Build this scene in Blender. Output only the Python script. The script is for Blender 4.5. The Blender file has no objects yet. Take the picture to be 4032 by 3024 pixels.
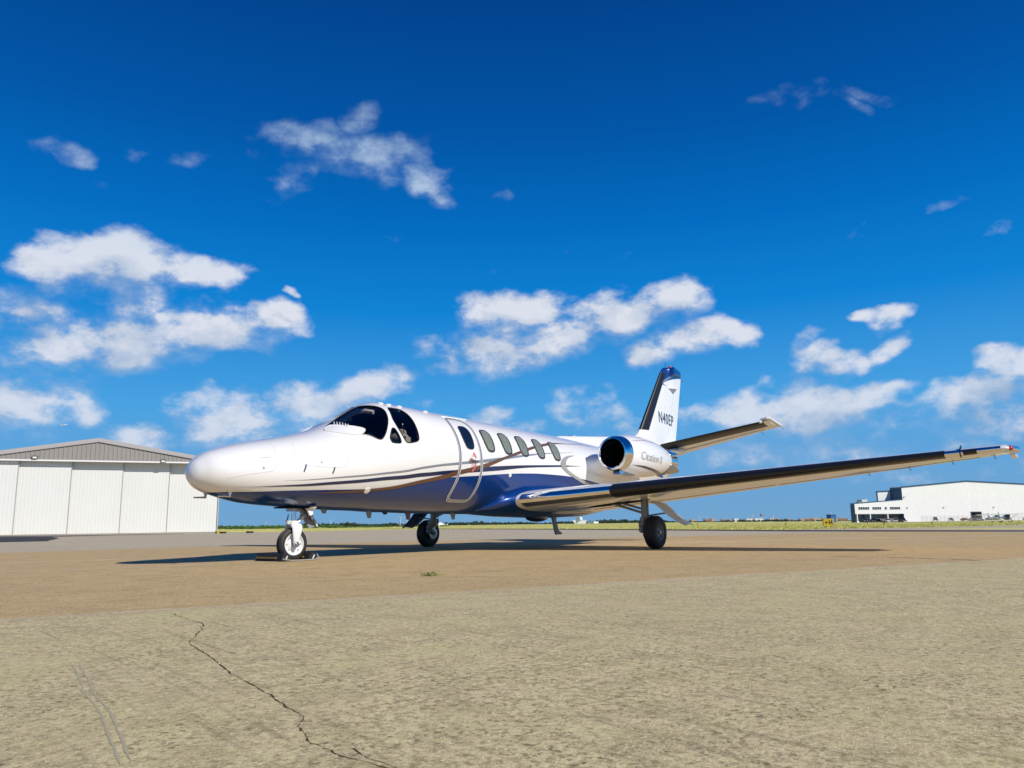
import bpy, bmesh, math, random
import numpy as np
from mathutils import Vector, Matrix
random.seed(7); rng = np.random.default_rng(7)
S = bpy.context.scene
COL = S.collection

# ------------------------------------------------------------------ camera
CAM = Vector((-5.36452, -9.08250, 0.448111))
RV = Vector((0.60175545, -0.79857335, -0.01307626))
UV = Vector((-0.13089601, -0.11475965, 0.98473167))
FV = Vector((0.78788109, 0.59085602, 0.17358731))
FPX = 3131.80804
cd = bpy.data.cameras.new('camera'); cam = bpy.data.objects.new('camera', cd); COL.objects.link(cam)
cam.matrix_world = Matrix(((RV.x, UV.x, -FV.x, CAM.x), (RV.y, UV.y, -FV.y, CAM.y), (RV.z, UV.z, -FV.z, CAM.z), (0, 0, 0, 1)))
cd.sensor_width = 36; cd.lens = 36*FPX/4032; cd.clip_start = 0.05; cd.clip_end = 30000
S.camera = cam

# ------------------------------------------------------------------ light
KX, KY = 0.03, 1.36                       # shadow of a 1 m pole: (KX, KY)
SUN_EL = math.atan(1/math.hypot(KX, KY))
sl = bpy.data.lights.new('sun', 'SUN'); sl.energy = 4.4; sl.angle = math.radians(0.5); sl.color = (1.0, 0.94, 0.85)
sun = bpy.data.objects.new('sun', sl); COL.objects.link(sun)
sun.rotation_euler = Vector((KX, KY, -1)).to_track_quat('-Z', 'Y').to_euler(); sun.location = (0, -20, 15)
S.view_settings.view_transform = 'Standard'; S.view_settings.look = 'None'
S.view_settings.exposure = 0.0; S.view_settings.gamma = 1.0; S.view_settings.use_curve_mapping = False

# ------------------------------------------------------------------ node helper
class NT:
    def __init__(s, tree): s.t = tree; s.n = tree.nodes; s.l = tree.links
    def new(s, typ, ins=None, **kw):
        nd = s.n.new(typ)
        for k, v in kw.items(): setattr(nd, k, v)
        if ins:
            for k, v in ins.items(): s.set(nd.inputs[k], v)
        return nd
    def set(s, sock, v):
        if isinstance(v, bpy.types.NodeSocket): s.l.new(v, sock)
        else: sock.default_value = v
    def math(s, op, a, b=0.0, c=0.0, clamp=False):
        nd = s.n.new('ShaderNodeMath'); nd.operation = op; nd.use_clamp = clamp
        s.set(nd.inputs[0], a); s.set(nd.inputs[1], b); s.set(nd.inputs[2], c); return nd.outputs[0]
    def ramp(s, f, stops, interp='LINEAR'):
        nd = s.n.new('ShaderNodeValToRGB'); cr = nd.color_ramp; cr.interpolation = interp
        while len(cr.elements) < len(stops): cr.elements.new(0.5)
        for e, (p, c) in zip(cr.elements, stops): e.position = p; e.color = (*c, 1) if len(c) == 3 else c
        s.set(nd.inputs[0], f); return nd.outputs[0]
    def mix(s, f, a, b, blend='MIX'):
        nd = s.n.new('ShaderNodeMix'); nd.data_type = 'RGBA'; nd.blend_type = blend
        s.set(nd.inputs[0], f)
        for i, v in ((6, a), (7, b)):
            s.set(nd.inputs[i], (*v, 1) if isinstance(v, tuple) and len(v) == 3 else v)
        return nd.outputs[2]
    def smooth(s, v, a, b, lo=0.0, hi=1.0):
        nd = s.n.new('ShaderNodeMapRange'); nd.interpolation_type = 'SMOOTHSTEP'
        s.set(nd.inputs[0], v); s.set(nd.inputs[1], a); s.set(nd.inputs[2], b); s.set(nd.inputs[3], lo); s.set(nd.inputs[4], hi)
        return nd.outputs[0]
    def noise(s, vec, scale, detail=4, rough=0.5, dist=0.0):
        nd = s.new('ShaderNodeTexNoise', {'Scale': scale, 'Detail': detail, 'Roughness': rough, 'Distortion': dist})
        s.set(nd.inputs['Vector'], vec); return nd.outputs['Fac']

# ------------------------------------------------------------------ world: Nishita sky with clouds by direction
W = bpy.data.worlds.new('World'); S.world = W; W.use_nodes = True
W.node_tree.nodes.clear(); w = NT(W.node_tree)
def direction(px, py):
    d = FV + RV*((px-2016)/FPX) - UV*((py-1512)/FPX); return d.normalized()
def azel(px, py):
    d = direction(px, py); return math.degrees(math.atan2(d.x, d.y)), math.degrees(math.asin(d.z))
CL = [ # overview x, y, rx, ry, rot, strength
 (115,322,62,30,10,.62),(300,332,25,18,0,.30),
 (640,290,85,42,10,.80),(755,240,38,34,20,.78),(800,330,120,48,5,1.0),(640,378,38,44,30,.70),(925,392,50,42,-40,.80),(430,340,60,20,20,.4),
 (200,575,140,58,5,1.0),(345,592,150,36,-3,.9),(470,600,70,28,5,.75),(265,650,80,48,0,.85),(60,690,110,50,0,.7),(90,760,150,45,0,.85),(260,745,170,50,5,1.0),(450,710,160,46,5,1.0),(590,688,60,26,10,.9),(150,620,70,40,0,.6),
 (630,641,20,9,-10,.75),
 (60,870,150,55,-5,.85),(310,945,75,32,10,.9),(160,930,110,30,0,.5),(20,800,80,30,0,.7),
 (560,905,160,60,0,.9),(770,838,110,34,10,.85),(480,930,90,40,0,.8),(680,880,120,45,0,.8),(920,853,38,15,25,.5),(620,860,130,30,0,.55),
 (1110,680,100,45,5,1.0),(1090,752,125,46,0,1.0),(1300,690,110,58,12,1.0),(1430,655,90,42,0,.85),(1530,728,100,40,-5,.95),(1400,762,52,32,20,.75),(1210,735,90,40,0,.9),(990,768,50,20,20,.6),
 (1212,888,34,40,30,.55),(1290,888,70,38,10,.5),(1050,896,50,24,10,.6),(1330,930,60,26,0,.45),
 (1785,778,70,30,5,.85),(1885,748,65,26,20,.8),(1902,680,44,19,10,.8),(1760,725,26,24,30,.4),
 (1700,885,190,48,3,1.0),(1835,862,110,36,0,.95),(1560,915,60,24,0,.6),
 (2190,795,60,42,10,1.0),(2130,872,115,48,0,1.0),(2200,900,70,40,0,.8),
 (1765,212,135,26,-14,.62),(1850,245,60,15,-32,.55),(1875,470,40,14,40,.32),(2170,480,50,18,0,.29),(2050,440,40,10,0,.25),
 (1720,975,190,44,0,.62),(1990,925,150,45,0,.55),(1330,965,150,34,0,.45),(1130,940,90,24,0,.4),(2120,1010,140,30,0,.5),(1550,950,90,30,0,.5),(2080,952,50,20,0,.75),(1930,1000,180,30,0,.35),(1530,985,60,25,0,.55),(1490,50,5,5,0,0),
 (1000,298,22,16,0,.27),(1095,435,22,14,0,.28),(490,60,22,30,0,.22),(850,500,30,18,0,.2)]
grp = bpy.data.node_groups.new('cloud_density', 'ShaderNodeTree')
grp.interface.new_socket('Vector', in_out='INPUT', socket_type='NodeSocketVector')
grp.interface.new_socket('Density', in_out='OUTPUT', socket_type='NodeSocketFloat')
g = NT(grp); gi = g.n.new('NodeGroupInput'); go = g.n.new('NodeGroupOutput')
nrm = g.new('ShaderNodeVectorMath', {0: gi.outputs[0]}, operation='NORMALIZE').outputs[0]
sep = g.new('ShaderNodeSeparateXYZ', {0: nrm})
azn = g.math('MULTIPLY', g.math('ARCTAN2', sep.outputs[0], sep.outputs[1]), 57.29578)
eln = g.math('MULTIPLY', g.math('ARCSINE', sep.outputs[2]), 57.29578)
sq = g.new('ShaderNodeVectorMath', {0: nrm, 1: (1.0, 1.0, 1.55)}, operation='MULTIPLY').outputs[0]
warpn = g.new('ShaderNodeTexNoise', {'Vector': sq, 'Scale': 9.0, 'Detail': 3.0, 'Roughness': 0.6})
wv = g.new('ShaderNodeVectorMath', {0: warpn.outputs['Color'], 1: (0.5, 0.5, 0.5)}, operation='SUBTRACT').outputs[0]
azel_v = g.new('ShaderNodeCombineXYZ', {0: azn, 1: eln, 2: 1.0}).outputs[0]
wd = g.new('ShaderNodeVectorMath', {0: wv, 1: (6.0, 4.0, 0)}, operation='MULTIPLY').outputs[0]
azel_w = g.new('ShaderNodeVectorMath', {0: azel_v, 1: wd}, operation='ADD').outputs[0]
tot = None
for (x, y, rx, ry, rot, st) in CL:
    if st <= 0: continue
    X, Y = x*1.8228, y*1.8228
    a0, e0 = azel(X, Y); a1, e1 = azel(X+20, Y); a2, e2 = azel(X, Y+20)
    ra = rx*1.8228*math.hypot(a1-a0, e1-e0)/20; re = ry*1.8228*math.hypot(a2-a0, e2-e0)/20
    ro = math.radians(rot); A_, B_ = ra*1.6, re*1.6; ca, sa = math.cos(ro), math.sin(ro)
    u_ = g.new('ShaderNodeVectorMath', {0: azel_w, 1: (ca/A_, sa/A_, -(ca*a0+sa*e0)/A_)}, operation='DOT_PRODUCT').outputs['Value']
    v_ = g.new('ShaderNodeVectorMath', {0: azel_w, 1: (-sa/B_, ca/B_, (sa*a0-ca*e0)/B_)}, operation='DOT_PRODUCT').outputs['Value']
    r2 = g.math('MULTIPLY_ADD', u_, u_, g.math('MULTIPLY', v_, v_))
    v = g.math('MULTIPLY_ADD', r2, -st, st)
    tot = v if tot is None else g.new('ShaderNodeMath', {0: tot, 1: v, 2: 0.12}, operation='SMOOTH_MAX').outputs[0]
# clouds elsewhere in the sky (outside the view) from noise alone, same kind of fair-weather cloud
vd = g.new('ShaderNodeVectorMath', {0: nrm, 1: tuple(FV)}, operation='DOT_PRODUCT').outputs['Value']
outside = g.smooth(vd, 0.74, 0.55)
n_big = g.noise(sq, 4.5, 2, 0.5)
lowband = g.smooth(eln, 42.0, 4.0, 0.0, 1.0)
oth = g.math('MULTIPLY', g.math('MULTIPLY', g.smooth(n_big, 0.57, 0.70), lowband), outside)
tot = g.math('MAXIMUM', tot, oth)
tot = g.math('MAXIMUM', tot, 0.0)
fb = g.noise(sq, 20.0, 9, 0.62)
fb2 = g.noise(sq, 11.0, 2, 0.5)
n = g.math('ADD', g.math('MULTIPLY', g.math('SUBTRACT', fb, 0.5), 2.0), g.math('MULTIPLY', g.math('SUBTRACT', fb2, 0.5), 1.1))
den = g.math('ADD', tot, g.math('MULTIPLY', n, g.math('MULTIPLY_ADD', tot, 0.5, 0.55)))
g.l.new(den, go.inputs[0])

tc = w.new('ShaderNodeTexCoord')
V = tc.outputs['Generated']
def dens(vec):
    nd = w.n.new('ShaderNodeGroup'); nd.node_tree = grp; w.l.new(vec, nd.inputs[0]); return nd.outputs[0]
d0 = dens(V)
off = w.new('ShaderNodeVectorMath', {0: V, 1: (0.006, -0.010, 0.030)}, operation='ADD').outputs[0]
d1 = dens(off)
sky = w.new('ShaderNodeTexSky', sky_type='NISHITA', sun_disc=False, sun_elevation=SUN_EL,
            sun_rotation=math.radians(180)+math.atan2(KX, KY), altitude=200.0, air_density=1.0, dust_density=0.2, ozone_density=4.0)
SKY_STRENGTH = 0.11
sepw = w.new('ShaderNodeSeparateXYZ', {0: V})
K = 1/0.11
grad = w.ramp(sepw.outputs[2], [(0.0, (.17, .37, .62)), (.06, (.13, .37, .69)), (.14, (.065, .36, .76)), (.26, (.004, .225, .66)), (.36, (.0, .150, .53)), (.46, (.0, .092, .385)), (.58, (.0, .055, .27)), (1.0, (.0, .036, .19))])
gsc = w.new('ShaderNodeVectorMath', {0: grad, 1: (K, K, K)}, operation='MULTIPLY').outputs[0]
skyc = w.mix(.99, sky.outputs[0], gsc)
wid = w.math('MINIMUM', w.math('MAXIMUM', w.math('MULTIPLY_ADD', w.math('SUBTRACT', d0, d1), -.8, .95), .66), 1.15)
wid = w.math('ADD', wid, w.smooth(sepw.outputs[2], .28, .48, 0.0, .55))
alpha = w.smooth(w.math('DIVIDE', w.math('SUBTRACT', d0, .24), wid), 0.0, 1.0)
alpha = w.math('MULTIPLY', alpha, w.smooth(sepw.outputs[2], .26, .50, .96, .72))
sh_n = w.noise(w.new('ShaderNodeVectorMath', {0: V, 1: (1, 1, 1.8)}, operation='MULTIPLY').outputs[0], 15.0, 3, .5)
lit = w.math('ADD', w.math('MULTIPLY_ADD', w.math('SUBTRACT', d0, d1), .75, 0.42), w.math('MULTIPLY', w.math('SUBTRACT', sh_n, .5), 2.2), clamp=True)
ccol = w.mix(lit, (3.2, 4.2, 5.8), (7.0, 7.2, 7.8))
ccol = w.mix(w.smooth(sepw.outputs[2], .24, .50, 0.0, .8), ccol, (4.6, 6.5, 7.9))
lowfade = w.smooth(sepw.outputs[2], 0.0, 0.28, 0.72, 0.97)
alpha2 = w.math('MULTIPLY', alpha, lowfade)
skymix = w.mix(alpha2, skyc, ccol)
bgn = w.new('ShaderNodeBackground', {'Color': skymix, 'Strength': SKY_STRENGTH})
wo = w.n.new('ShaderNodeOutputWorld'); w.l.new(bgn.outputs[0], wo.inputs[0])
W.cycles.sampling_method = 'MANUAL'; W.cycles.sample_map_resolution = 512

# ------------------------------------------------------------------ materials
def mat(name, col=(.8, .8, .8), rough=.5, metal=0.0, coat=0.0, spec=.5, **kw):
    m = bpy.data.materials.new(name); m.use_nodes = True; t = NT(m.node_tree)
    b = t.n['Principled BSDF']; b.inputs['Base Color'].default_value = (*col, 1)
    b.inputs['Roughness'].default_value = rough; b.inputs['Metallic'].default_value = metal
    b.inputs['Coat Weight'].default_value = coat; b.inputs['Coat Roughness'].default_value = 0.03
    b.inputs['Specular IOR Level'].default_value = spec
    return m
def mnt(m): return NT(m.node_tree), m.node_tree.nodes['Principled BSDF']
def grain(m, scale, amt, bump=0.0, bscale=None):
    t, b = mnt(m); tcn = t.new('ShaderNodeTexCoord').outputs['Object']
    c = tuple(b.inputs['Base Color'].default_value)[:3]
    f = t.noise(tcn, scale, 6, .6)
    t.set(b.inputs['Base Color'], t.mix(f, tuple(max(0, x*(1-amt)) for x in c), tuple(min(1, x*(1+amt)) for x in c)))
    if bump:
        bp = t.new('ShaderNodeBump', {'Height': t.noise(tcn, bscale or scale, 4, .6), 'Strength': bump, 'Distance': .01})
        t.l.new(bp.outputs[0], b.inputs['Normal'])
    return m
M = {}
M['white'] = grain(mat('white_paint', (.80, .80, .79), .28, coat=.8), 1.2, .02)
M['navy'] = mat('navy_stripe_paint', (.003, .013, .065), .3, coat=.8)
M['silver'] = mat('silver_stripe_paint', (.30, .32, .37), .35, metal=.4, coat=.5)
M['bronze'] = mat('bronze_stripe_paint', (.15, .068, .035), .35, metal=.2, coat=.5)
M['chrome'] = mat('polished_metal', (.82, .83, .85), .06, metal=1.0)
M['steel'] = grain(mat('brushed_steel', (.45, .45, .46), .35, metal=1.0), 30, .15)
M['arc'] = grain(mat('exhaust_guard_strip', (.50, .50, .50), .4, metal=.5), 8, .06)
M['boot'] = grain(mat('deicing_boot_rubber', (.012, .012, .014), .32), 12, .35)
M['tyre'] = grain(mat('tyre_rubber', (.018, .018, .018), .6), 40, .3, .15)
M['frame'] = mat('black_window_seal', (.012, .012, .016), .3)
M['shade'] = grain(mat('cabin_window_with_shade', (.20, .22, .165), .08, coat=1.0), 9, .4)
M['darkglass'] = mat('dark_cabin_glass', (.006, .010, .02), .03, coat=1.0)
M['dark'] = mat('dark_cockpit_lining', (.010, .011, .014), .85, spec=.1)
M['black'] = mat('black_rubber', (.01, .01, .01), .5)
M['duct'] = mat('dark_engine_duct', (.010, .010, .011), .85, spec=.08)
M['beige'] = grain(mat('beige_leather', (.42, .33, .24), .55), 14, .12)
M['trimbeige'] = grain(mat('pale_headliner', (.62, .54, .44), .7), 14, .1)
M['greypaint'] = grain(mat('grey_gear_paint', (.26, .27, .26), .4), 10, .15)
M['gearwhite'] = grain(mat('white_gear_paint', (.75, .75, .74), .35), 10, .06)
M['red'] = mat('red_plastic', (.55, .01, .02), .25, coat=.5)
M['redprint'] = mat('red_print', (.68, .16, .16), .5)
M['wick'] = mat('static_wick', (.03, .05, .09), .6)
M['lettergrey'] = mat('grey_letter_paint', (.46, .47, .50), .4)
M['lettershadow'] = mat('pale_letter_shadow', (.55, .56, .60), .4)
M['panelgrey'] = mat('panel_gap', (.35, .35, .36), .6)
M['glass'] = None

# cockpit glass: tinted, reflective
m = bpy.data.materials.new('cockpit_glass'); m.use_nodes = True; t = NT(m.node_tree); t.n.clear()
tr = t.new('ShaderNodeBsdfTransparent', {'Color': (.80, .84, .88, 1)}); gl = t.new('ShaderNodeBsdfGlossy', {'Color': (1, 1, 1, 1), 'Roughness': .01})
fr = t.new('ShaderNodeFresnel', {'IOR': 1.5}); mx = t.new('ShaderNodeMixShader', {0: fr.outputs[0], 1: tr.outputs[0], 2: gl.outputs[0]})
o = t.n.new('ShaderNodeOutputMaterial'); t.l.new(mx.outputs[0], o.inputs[0]); M['glass'] = m

# fuselage paint: white over metallic blue, divided along a curve of height over station
m = mat('fuselage_paint', (.8, .8, .79), .22, coat=1.0); M['fus'] = m; t, b = mnt(m)
oc = t.new('ShaderNodeTexCoord').outputs['Object']; sp = t.new('ShaderNodeSeparateXYZ', {0: oc})
BLUE = [(0, .70), (.25, .86), (.35, .885), (.5, .892), (.7, .894), (1.3, .92), (1.8, .94), (2.2, .953), (2.8, .985), (3.2, 1.05), (3.55, 1.115), (3.9, 1.165), (4.33, 1.205), (4.86, 1.245),
        (5.54, 1.30), (6.1, 1.33), (6.63, 1.342), (7.4, 1.335), (8.1, 1.29), (9.06, 1.22), (10, 1.2), (14, 1.2)]
fc = t.n.new('ShaderNodeFloatCurve'); cv = fc.mapping.curves[0]
fc.mapping.clip_min_x = 0; fc.mapping.clip_max_x = 1
pts = [(x/14, z/2) for x, z in BLUE]
while len(cv.points) < len(pts): cv.points.new(.5, .5)
for p, (x, z) in zip(cv.points, pts): p.location = (x, z); p.handle_type = 'AUTO_CLAMPED'
fc.mapping.update()
t.l.new(t.math('DIVIDE', sp.outputs[0], 14.0), fc.inputs['Value'])
msk = t.math('LESS_THAN', sp.outputs[2], t.math('MULTIPLY', fc.outputs[0], 2.0))
flake = t.noise(oc, 900, 2, .6)
blu = t.mix(t.smooth(flake, .50, .78), (.0002, .034, .19), (.0006, .095, .46))
t.set(b.inputs['Base Color'], t.mix(msk, (.80, .80, .79), blu))
t.set(b.inputs['Metallic'], t.math('MULTIPLY', msk, .22)); t.set(b.inputs['Coat Weight'], t.math('MULTIPLY_ADD', msk, -.45, 1.0))
t.set(b.inputs['Roughness'], t.math('MULTIPLY_ADD', msk, .02, .22))
m = mat('blue_metallic_paint', (.003, .03, .20), .3, metal=.35, coat=.65); M['blue'] = m
t, b = mnt(m); oc = t.new('ShaderNodeTexCoord').outputs['Object']
t.set(b.inputs['Base Color'], t.mix(t.smooth(t.noise(oc, 900, 2, .6), .45, .75), (.0002, .034, .19), (.0006, .095, .46)))

# ------------------------------------------------------------------ mesh helpers
def newobj(name, verts, faces, mats, parent=None, smooth=True, fmat=None):
    me = bpy.data.meshes.new(name); me.from_pydata([tuple(v) for v in verts], [], [tuple(f) for f in faces]); me.update()
    for mm in (mats if isinstance(mats, (list, tuple)) else [mats]): me.materials.append(mm)
    if fmat: me.polygons.foreach_set('material_index', fmat)
    if smooth: me.polygons.foreach_set('use_smooth', [True]*len(me.polygons))
    o = bpy.data.objects.new(name, me); COL.objects.link(o)
    if parent is not None: o.parent = parent
    return o
def empty(name, label=None, cat=None, group=None, loc=(0, 0, 0)):
    o = bpy.data.objects.new(name, None); COL.objects.link(o); o.location = loc; o.empty_display_size = .2
    tag(o, label, cat, group); return o
def tag(o, label=None, cat=None, group=None, kind=None):
    if label: o['label'] = label
    if cat: o['category'] = cat
    if group: o['group'] = group
    if kind: o['kind'] = kind
    return o
class MB:
    def __init__(s): s.v = []; s.f = []; s.mi = []; s.m = 0
    def add(s, vs, fs):
        k = len(s.v); s.v += [Vector(p) for p in vs]; s.f += [tuple(i+k for i in f) for f in fs]; s.mi += [s.m]*len(fs); return s
    def box(s, c, d, R=None):
        c = Vector(c); hx, hy, hz = [a/2 for a in d]
        vs = [Vector((x, y, z)) for x in (-hx, hx) for y in (-hy, hy) for z in (-hz, hz)]
        if R is not None: vs = [R @ p for p in vs]
        return s.add([p+c for p in vs], [(0, 1, 3, 2), (4, 6, 7, 5), (0, 4, 5, 1), (2, 3, 7, 6), (0, 2, 6, 4), (1, 5, 7, 3)])
    def tube(s, pts, r, n=10, closed=False, caps=True, up=None):
        pts = [Vector(p) for p in pts]; N = len(pts); rr = r if isinstance(r, (list, tuple)) else [r]*N
        vs = []; last = None
        for i, p in enumerate(pts):
            a = pts[(i-1) % N] if (closed or i > 0) else p; b = pts[(i+1) % N] if (closed or i < N-1) else p
            d = (b-a).normalized()
            if last is None:
                last = (up or (Vector((0, 0, 1)) if abs(d.z) < .9 else Vector((1, 0, 0))))
            u = (last - d*last.dot(d)).normalized(); last = u; q = d.cross(u)
            for k in range(n):
                an = 2*math.pi*k/n; vs.append(p+(u*math.cos(an)+q*math.sin(an))*rr[i])
        fs = []
        for i in range(N if closed else N-1):
            j = (i+1) % N
            for k in range(n): fs.append((i*n+k, i*n+(k+1) % n, j*n+(k+1) % n, j*n+k))
        if not closed and caps: fs += [tuple(range(n-1, -1, -1)), tuple((N-1)*n+k for k in range(n))]
        return s.add(vs, fs)
    def cyl(s, a, b, r, n=16, r2=None): return s.tube([a, b], [r, r if r2 is None else r2], n)
    def lathe(s, c, axis, prof, n=32, cap0=True, cap1=True):
        """prof: list of (along, radius)"""
        c = Vector(c); ax = Vector(axis).normalized(); u = ax.orthogonal().normalized(); q = ax.cross(u); vs = []
        for (a, r) in prof:
            for k in range(n):
                an = 2*math.pi*k/n; vs.append(c+ax*a+(u*math.cos(an)+q*math.sin(an))*r)
        fs = [(i*n+k, i*n+(k+1) % n, (i+1)*n+(k+1) % n, (i+1)*n+k) for i in range(len(prof)-1) for k in range(n)]
        if cap0: fs.append(tuple(range(n-1, -1, -1)))
        if cap1: fs.append(tuple((len(prof)-1)*n+k for k in range(n)))
        return s.add(vs, fs)
    def prism(s, poly, off):
        """poly: list of 3d points, off: vector of thickness"""
        n = len(poly); off = Vector(off); vs = [Vector(p) for p in poly]+[Vector(p)+off for p in poly]
        return s.add(vs, [tuple(range(n-1, -1, -1)), tuple(range(n, 2*n))]+[(k, (k+1) % n, n+(k+1) % n, n+k) for k in range(n)])
    def ball(s, c, r, nu=14, nv=9):
        c = Vector(c); r = r if isinstance(r, (tuple, list)) else (r, r, r); vs = []
        for j in range(nv+1):
            th = math.pi*j/nv
            for k in range(nu):
                a = 2*math.pi*k/nu; vs.append(c+Vector((r[0]*math.sin(th)*math.cos(a), r[1]*math.sin(th)*math.sin(a), r[2]*math.cos(th))))
        return s.add(vs, [(j*nu+k, (j+1)*nu+k, (j+1)*nu+(k+1) % nu, j*nu+(k+1) % nu) for j in range(nv) for k in range(nu)])
    def build(s, name, mats, parent=None, smooth=False, fix=True):
        o = newobj(name, s.v, s.f, mats, parent, smooth, s.mi if any(s.mi) else None)
        if fix:
            bm = bmesh.new(); bm.from_mesh(o.data); bmesh.ops.recalc_face_normals(bm, faces=bm.faces); bm.to_mesh(o.data); bm.free()
        if smooth: autosmooth(o)
        return o
def autosmooth(o, ang=40):
    me = o.data; bm = bmesh.new(); bm.from_mesh(me)
    for e in bm.edges:
        if len(e.link_faces) == 2 and e.calc_face_angle(0) > math.radians(ang): e.smooth = False
    bm.to_mesh(me); bm.free()
def textmesh(txt, size=1.0, bold=0.0, spacing=1.0):
    cu = bpy.data.curves.new('t', 'FONT'); cu.body = txt; cu.size = size; cu.offset = bold; cu.space_character = spacing; cu.resolution_u = 3
    ob = bpy.data.objects.new('t', cu); COL.objects.link(ob); bpy.context.view_layer.update()
    me = ob.to_mesh(); vs = [v.co.copy() for v in me.vertices]; fs = [tuple(p.vertices) for p in me.polygons]
    ob.to_mesh_clear(); bpy.data.objects.remove(ob); bpy.data.curves.remove(cu)
    x0 = min(v.x for v in vs); x1 = max(v.x for v in vs); y0 = min(v.y for v in vs); y1 = max(v.y for v in vs)
    return [((v.x-x0)/(x1-x0), (v.y-y0)/(y1-y0)) for v in vs], fs

# ------------------------------------------------------------------ terrain and far placement
def azfac(x, y):
    d = Vector((x, y, CAM.z))-CAM; z = d.dot(FV)
    if z < 5: return 0.0
    px = 2016+FPX*d.dot(RV)/z
    return min(1, max(0, (px-2700)/900))
def gz(x, y):
    r = math.hypot(x-CAM.x, y-CAM.y)
    return -0.0031*azfac(x, y)*min(max(0, r-42), 500)
def sight(px, py, D):
    d = FV + RV*((px-2016)/FPX) - UV*((py-1512)/FPX); return CAM+d*D
def spot(px, D, py=2060):
    p = sight(px, py, D); return Vector((p.x, p.y, gz(p.x, p.y)))

# ------------------------------------------------------------------ ground sheets
def ground_mat(name, base, dark, light, scale=1.0, rough=.85, patch=None, bump=.5, streak=None, fleck=(.10, .5)):
    m = mat(name, base, rough, spec=.25); t, b = mnt(m); P = t.new('ShaderNodeTexCoord').outputs['Object']
    big = t.noise(P, .35*scale, 6, .6, .3); mid = t.noise(P, 5.5*scale, 8, .68, .2); fine = t.noise(P, 34*scale, 6, .8); vf = t.noise(P, 130*scale, 4, .75)
    c = t.mix(t.smooth(fine, .38, .56), dark, base)
    c = t.mix(t.math('MULTIPLY', t.smooth(vf, .50, .68), .75), c, light)
    c = t.mix(t.math('MULTIPLY', t.smooth(mid, .44, .64), .35), c, tuple(x*.62 for x in dark))
    if streak:
        an, acr, samt = streak; an = math.radians(an)
        al = t.new('ShaderNodeVectorMath', {0: P, 1: (math.cos(an)*.7, math.sin(an)*.7, 0)}, operation='DOT_PRODUCT').outputs['Value']
        ac = t.new('ShaderNodeVectorMath', {0: P, 1: (-math.sin(an)*acr, math.cos(an)*acr, 0)}, operation='DOT_PRODUCT').outputs['Value']
        sv = t.new('ShaderNodeCombineXYZ', {0: al, 1: ac}).outputs[0]
        s1 = t.noise(sv, 1.0, 5, .65); s2 = t.smooth(t.noise(P, .9, 3, .5), .42, .60)
        c = t.mix(t.math('MULTIPLY', t.math('MULTIPLY', t.smooth(s1, .52, .66), samt), t.math('MULTIPLY_ADD', s2, .8, .2)), c, tuple(x*.6 for x in dark))
    c = t.mix(t.smooth(big, .3, .7), t.mix(.5, c, tuple(x*.8 for x in base)), c)
    if patch: c = t.mix(t.math('MULTIPLY', t.smooth(t.noise(P, 1.1, 5, .6), .48, .7), .45), c, patch)
    cl = t.smooth(t.noise(P, 2.6*scale, 6, .65), .34, .66)
    vx = t.noise(P, 48*scale, 3, .75); c = t.mix(t.math('MULTIPLY', t.smooth(vx, .47, .37), t.math('MULTIPLY_ADD', cl, .65, .25)), c, tuple(x*.42 for x in dark))
    vy = t.noise(P, 85*scale, 3, .8); c = t.mix(t.math('MULTIPLY', t.smooth(vy, .56, .66), .6), c, tuple(min(.9, x*1.1) for x in light))
    hv = t.noise(P, 3.1*scale, 4, .6); c = t.mix(.5, c, t.mix(t.smooth(hv, .38, .62), (1.0, .95, .93), (.99, .99, .89)), 'MULTIPLY')
    ck = t.smooth(t.noise(P, 7.5*scale, 7, .75), .60, .70); c = t.mix(t.math('MULTIPLY', ck, .55), c, tuple(x*.5 for x in dark))
    vo = t.new('ShaderNodeTexVoronoi', {'Vector': P, 'Scale': 70*scale}, feature='F1')
    c = t.mix(t.math('MULTIPLY', t.smooth(vo.outputs['Distance'], .26, .08), t.smooth(t.noise(P, 17, 3, .5), .50, .62)), c, tuple(x*fleck[1] for x in dark))
    t.set(b.inputs['Base Color'], c)
    h = t.math('ADD', t.math('MULTIPLY', fine, .6), t.math('MULTIPLY', vf, .4))
    bp = t.new('ShaderNodeBump', {'Height': h, 'Strength': bump, 'Distance': .02}); t.l.new(bp.outputs[0], b.inputs['Normal'])
    return m
M['conc'] = ground_mat('worn_concrete', (.72, .60, .335), (.35, .27, .14), (.94, .81, .53), patch=(.64, .56, .27), streak=(-105, 22, .6))
M['brown'] = ground_mat('brown_aggregate_paving', (.66, .475, .235), (.42, .275, .125), (.88, .71, .42), patch=(.46, .33, .165), scale=.8, streak=(-22, 2.5, .35))
M['lightapron'] = ground_mat('pale_apron_asphalt', (.60, .51, .36), (.50, .42, .29), (.68, .59, .43), patch=(.50, .43, .31), scale=.5, streak=(-30, 1.2, .3))
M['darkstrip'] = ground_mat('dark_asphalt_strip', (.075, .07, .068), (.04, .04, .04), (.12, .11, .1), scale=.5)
M['paleband'] = ground_mat('pale_joint_band', (.68, .55, .36), (.56, .44, .28), (.76, .64, .44), scale=.8)
M['crack'] = mat('crack_void', (.09, .07, .04), 1.0, spec=0)
m = mat('dry_green_grass', (.3, .33, .08), .9, spec=.1); M['grass'] = m; t, b = mnt(m); P = t.new('ShaderNodeTexCoord').outputs['Object']
gb = t.noise(P, .05, 5, .65); gs = t.noise(t.new('ShaderNodeMapping', {'Vector': P, 'Rotation': (0, 0, .93), 'Scale': (.25, .03, 1)}).outputs[0], 1.0, 6, .7); gf = t.noise(P, 1.6, 5, .7)
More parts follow.
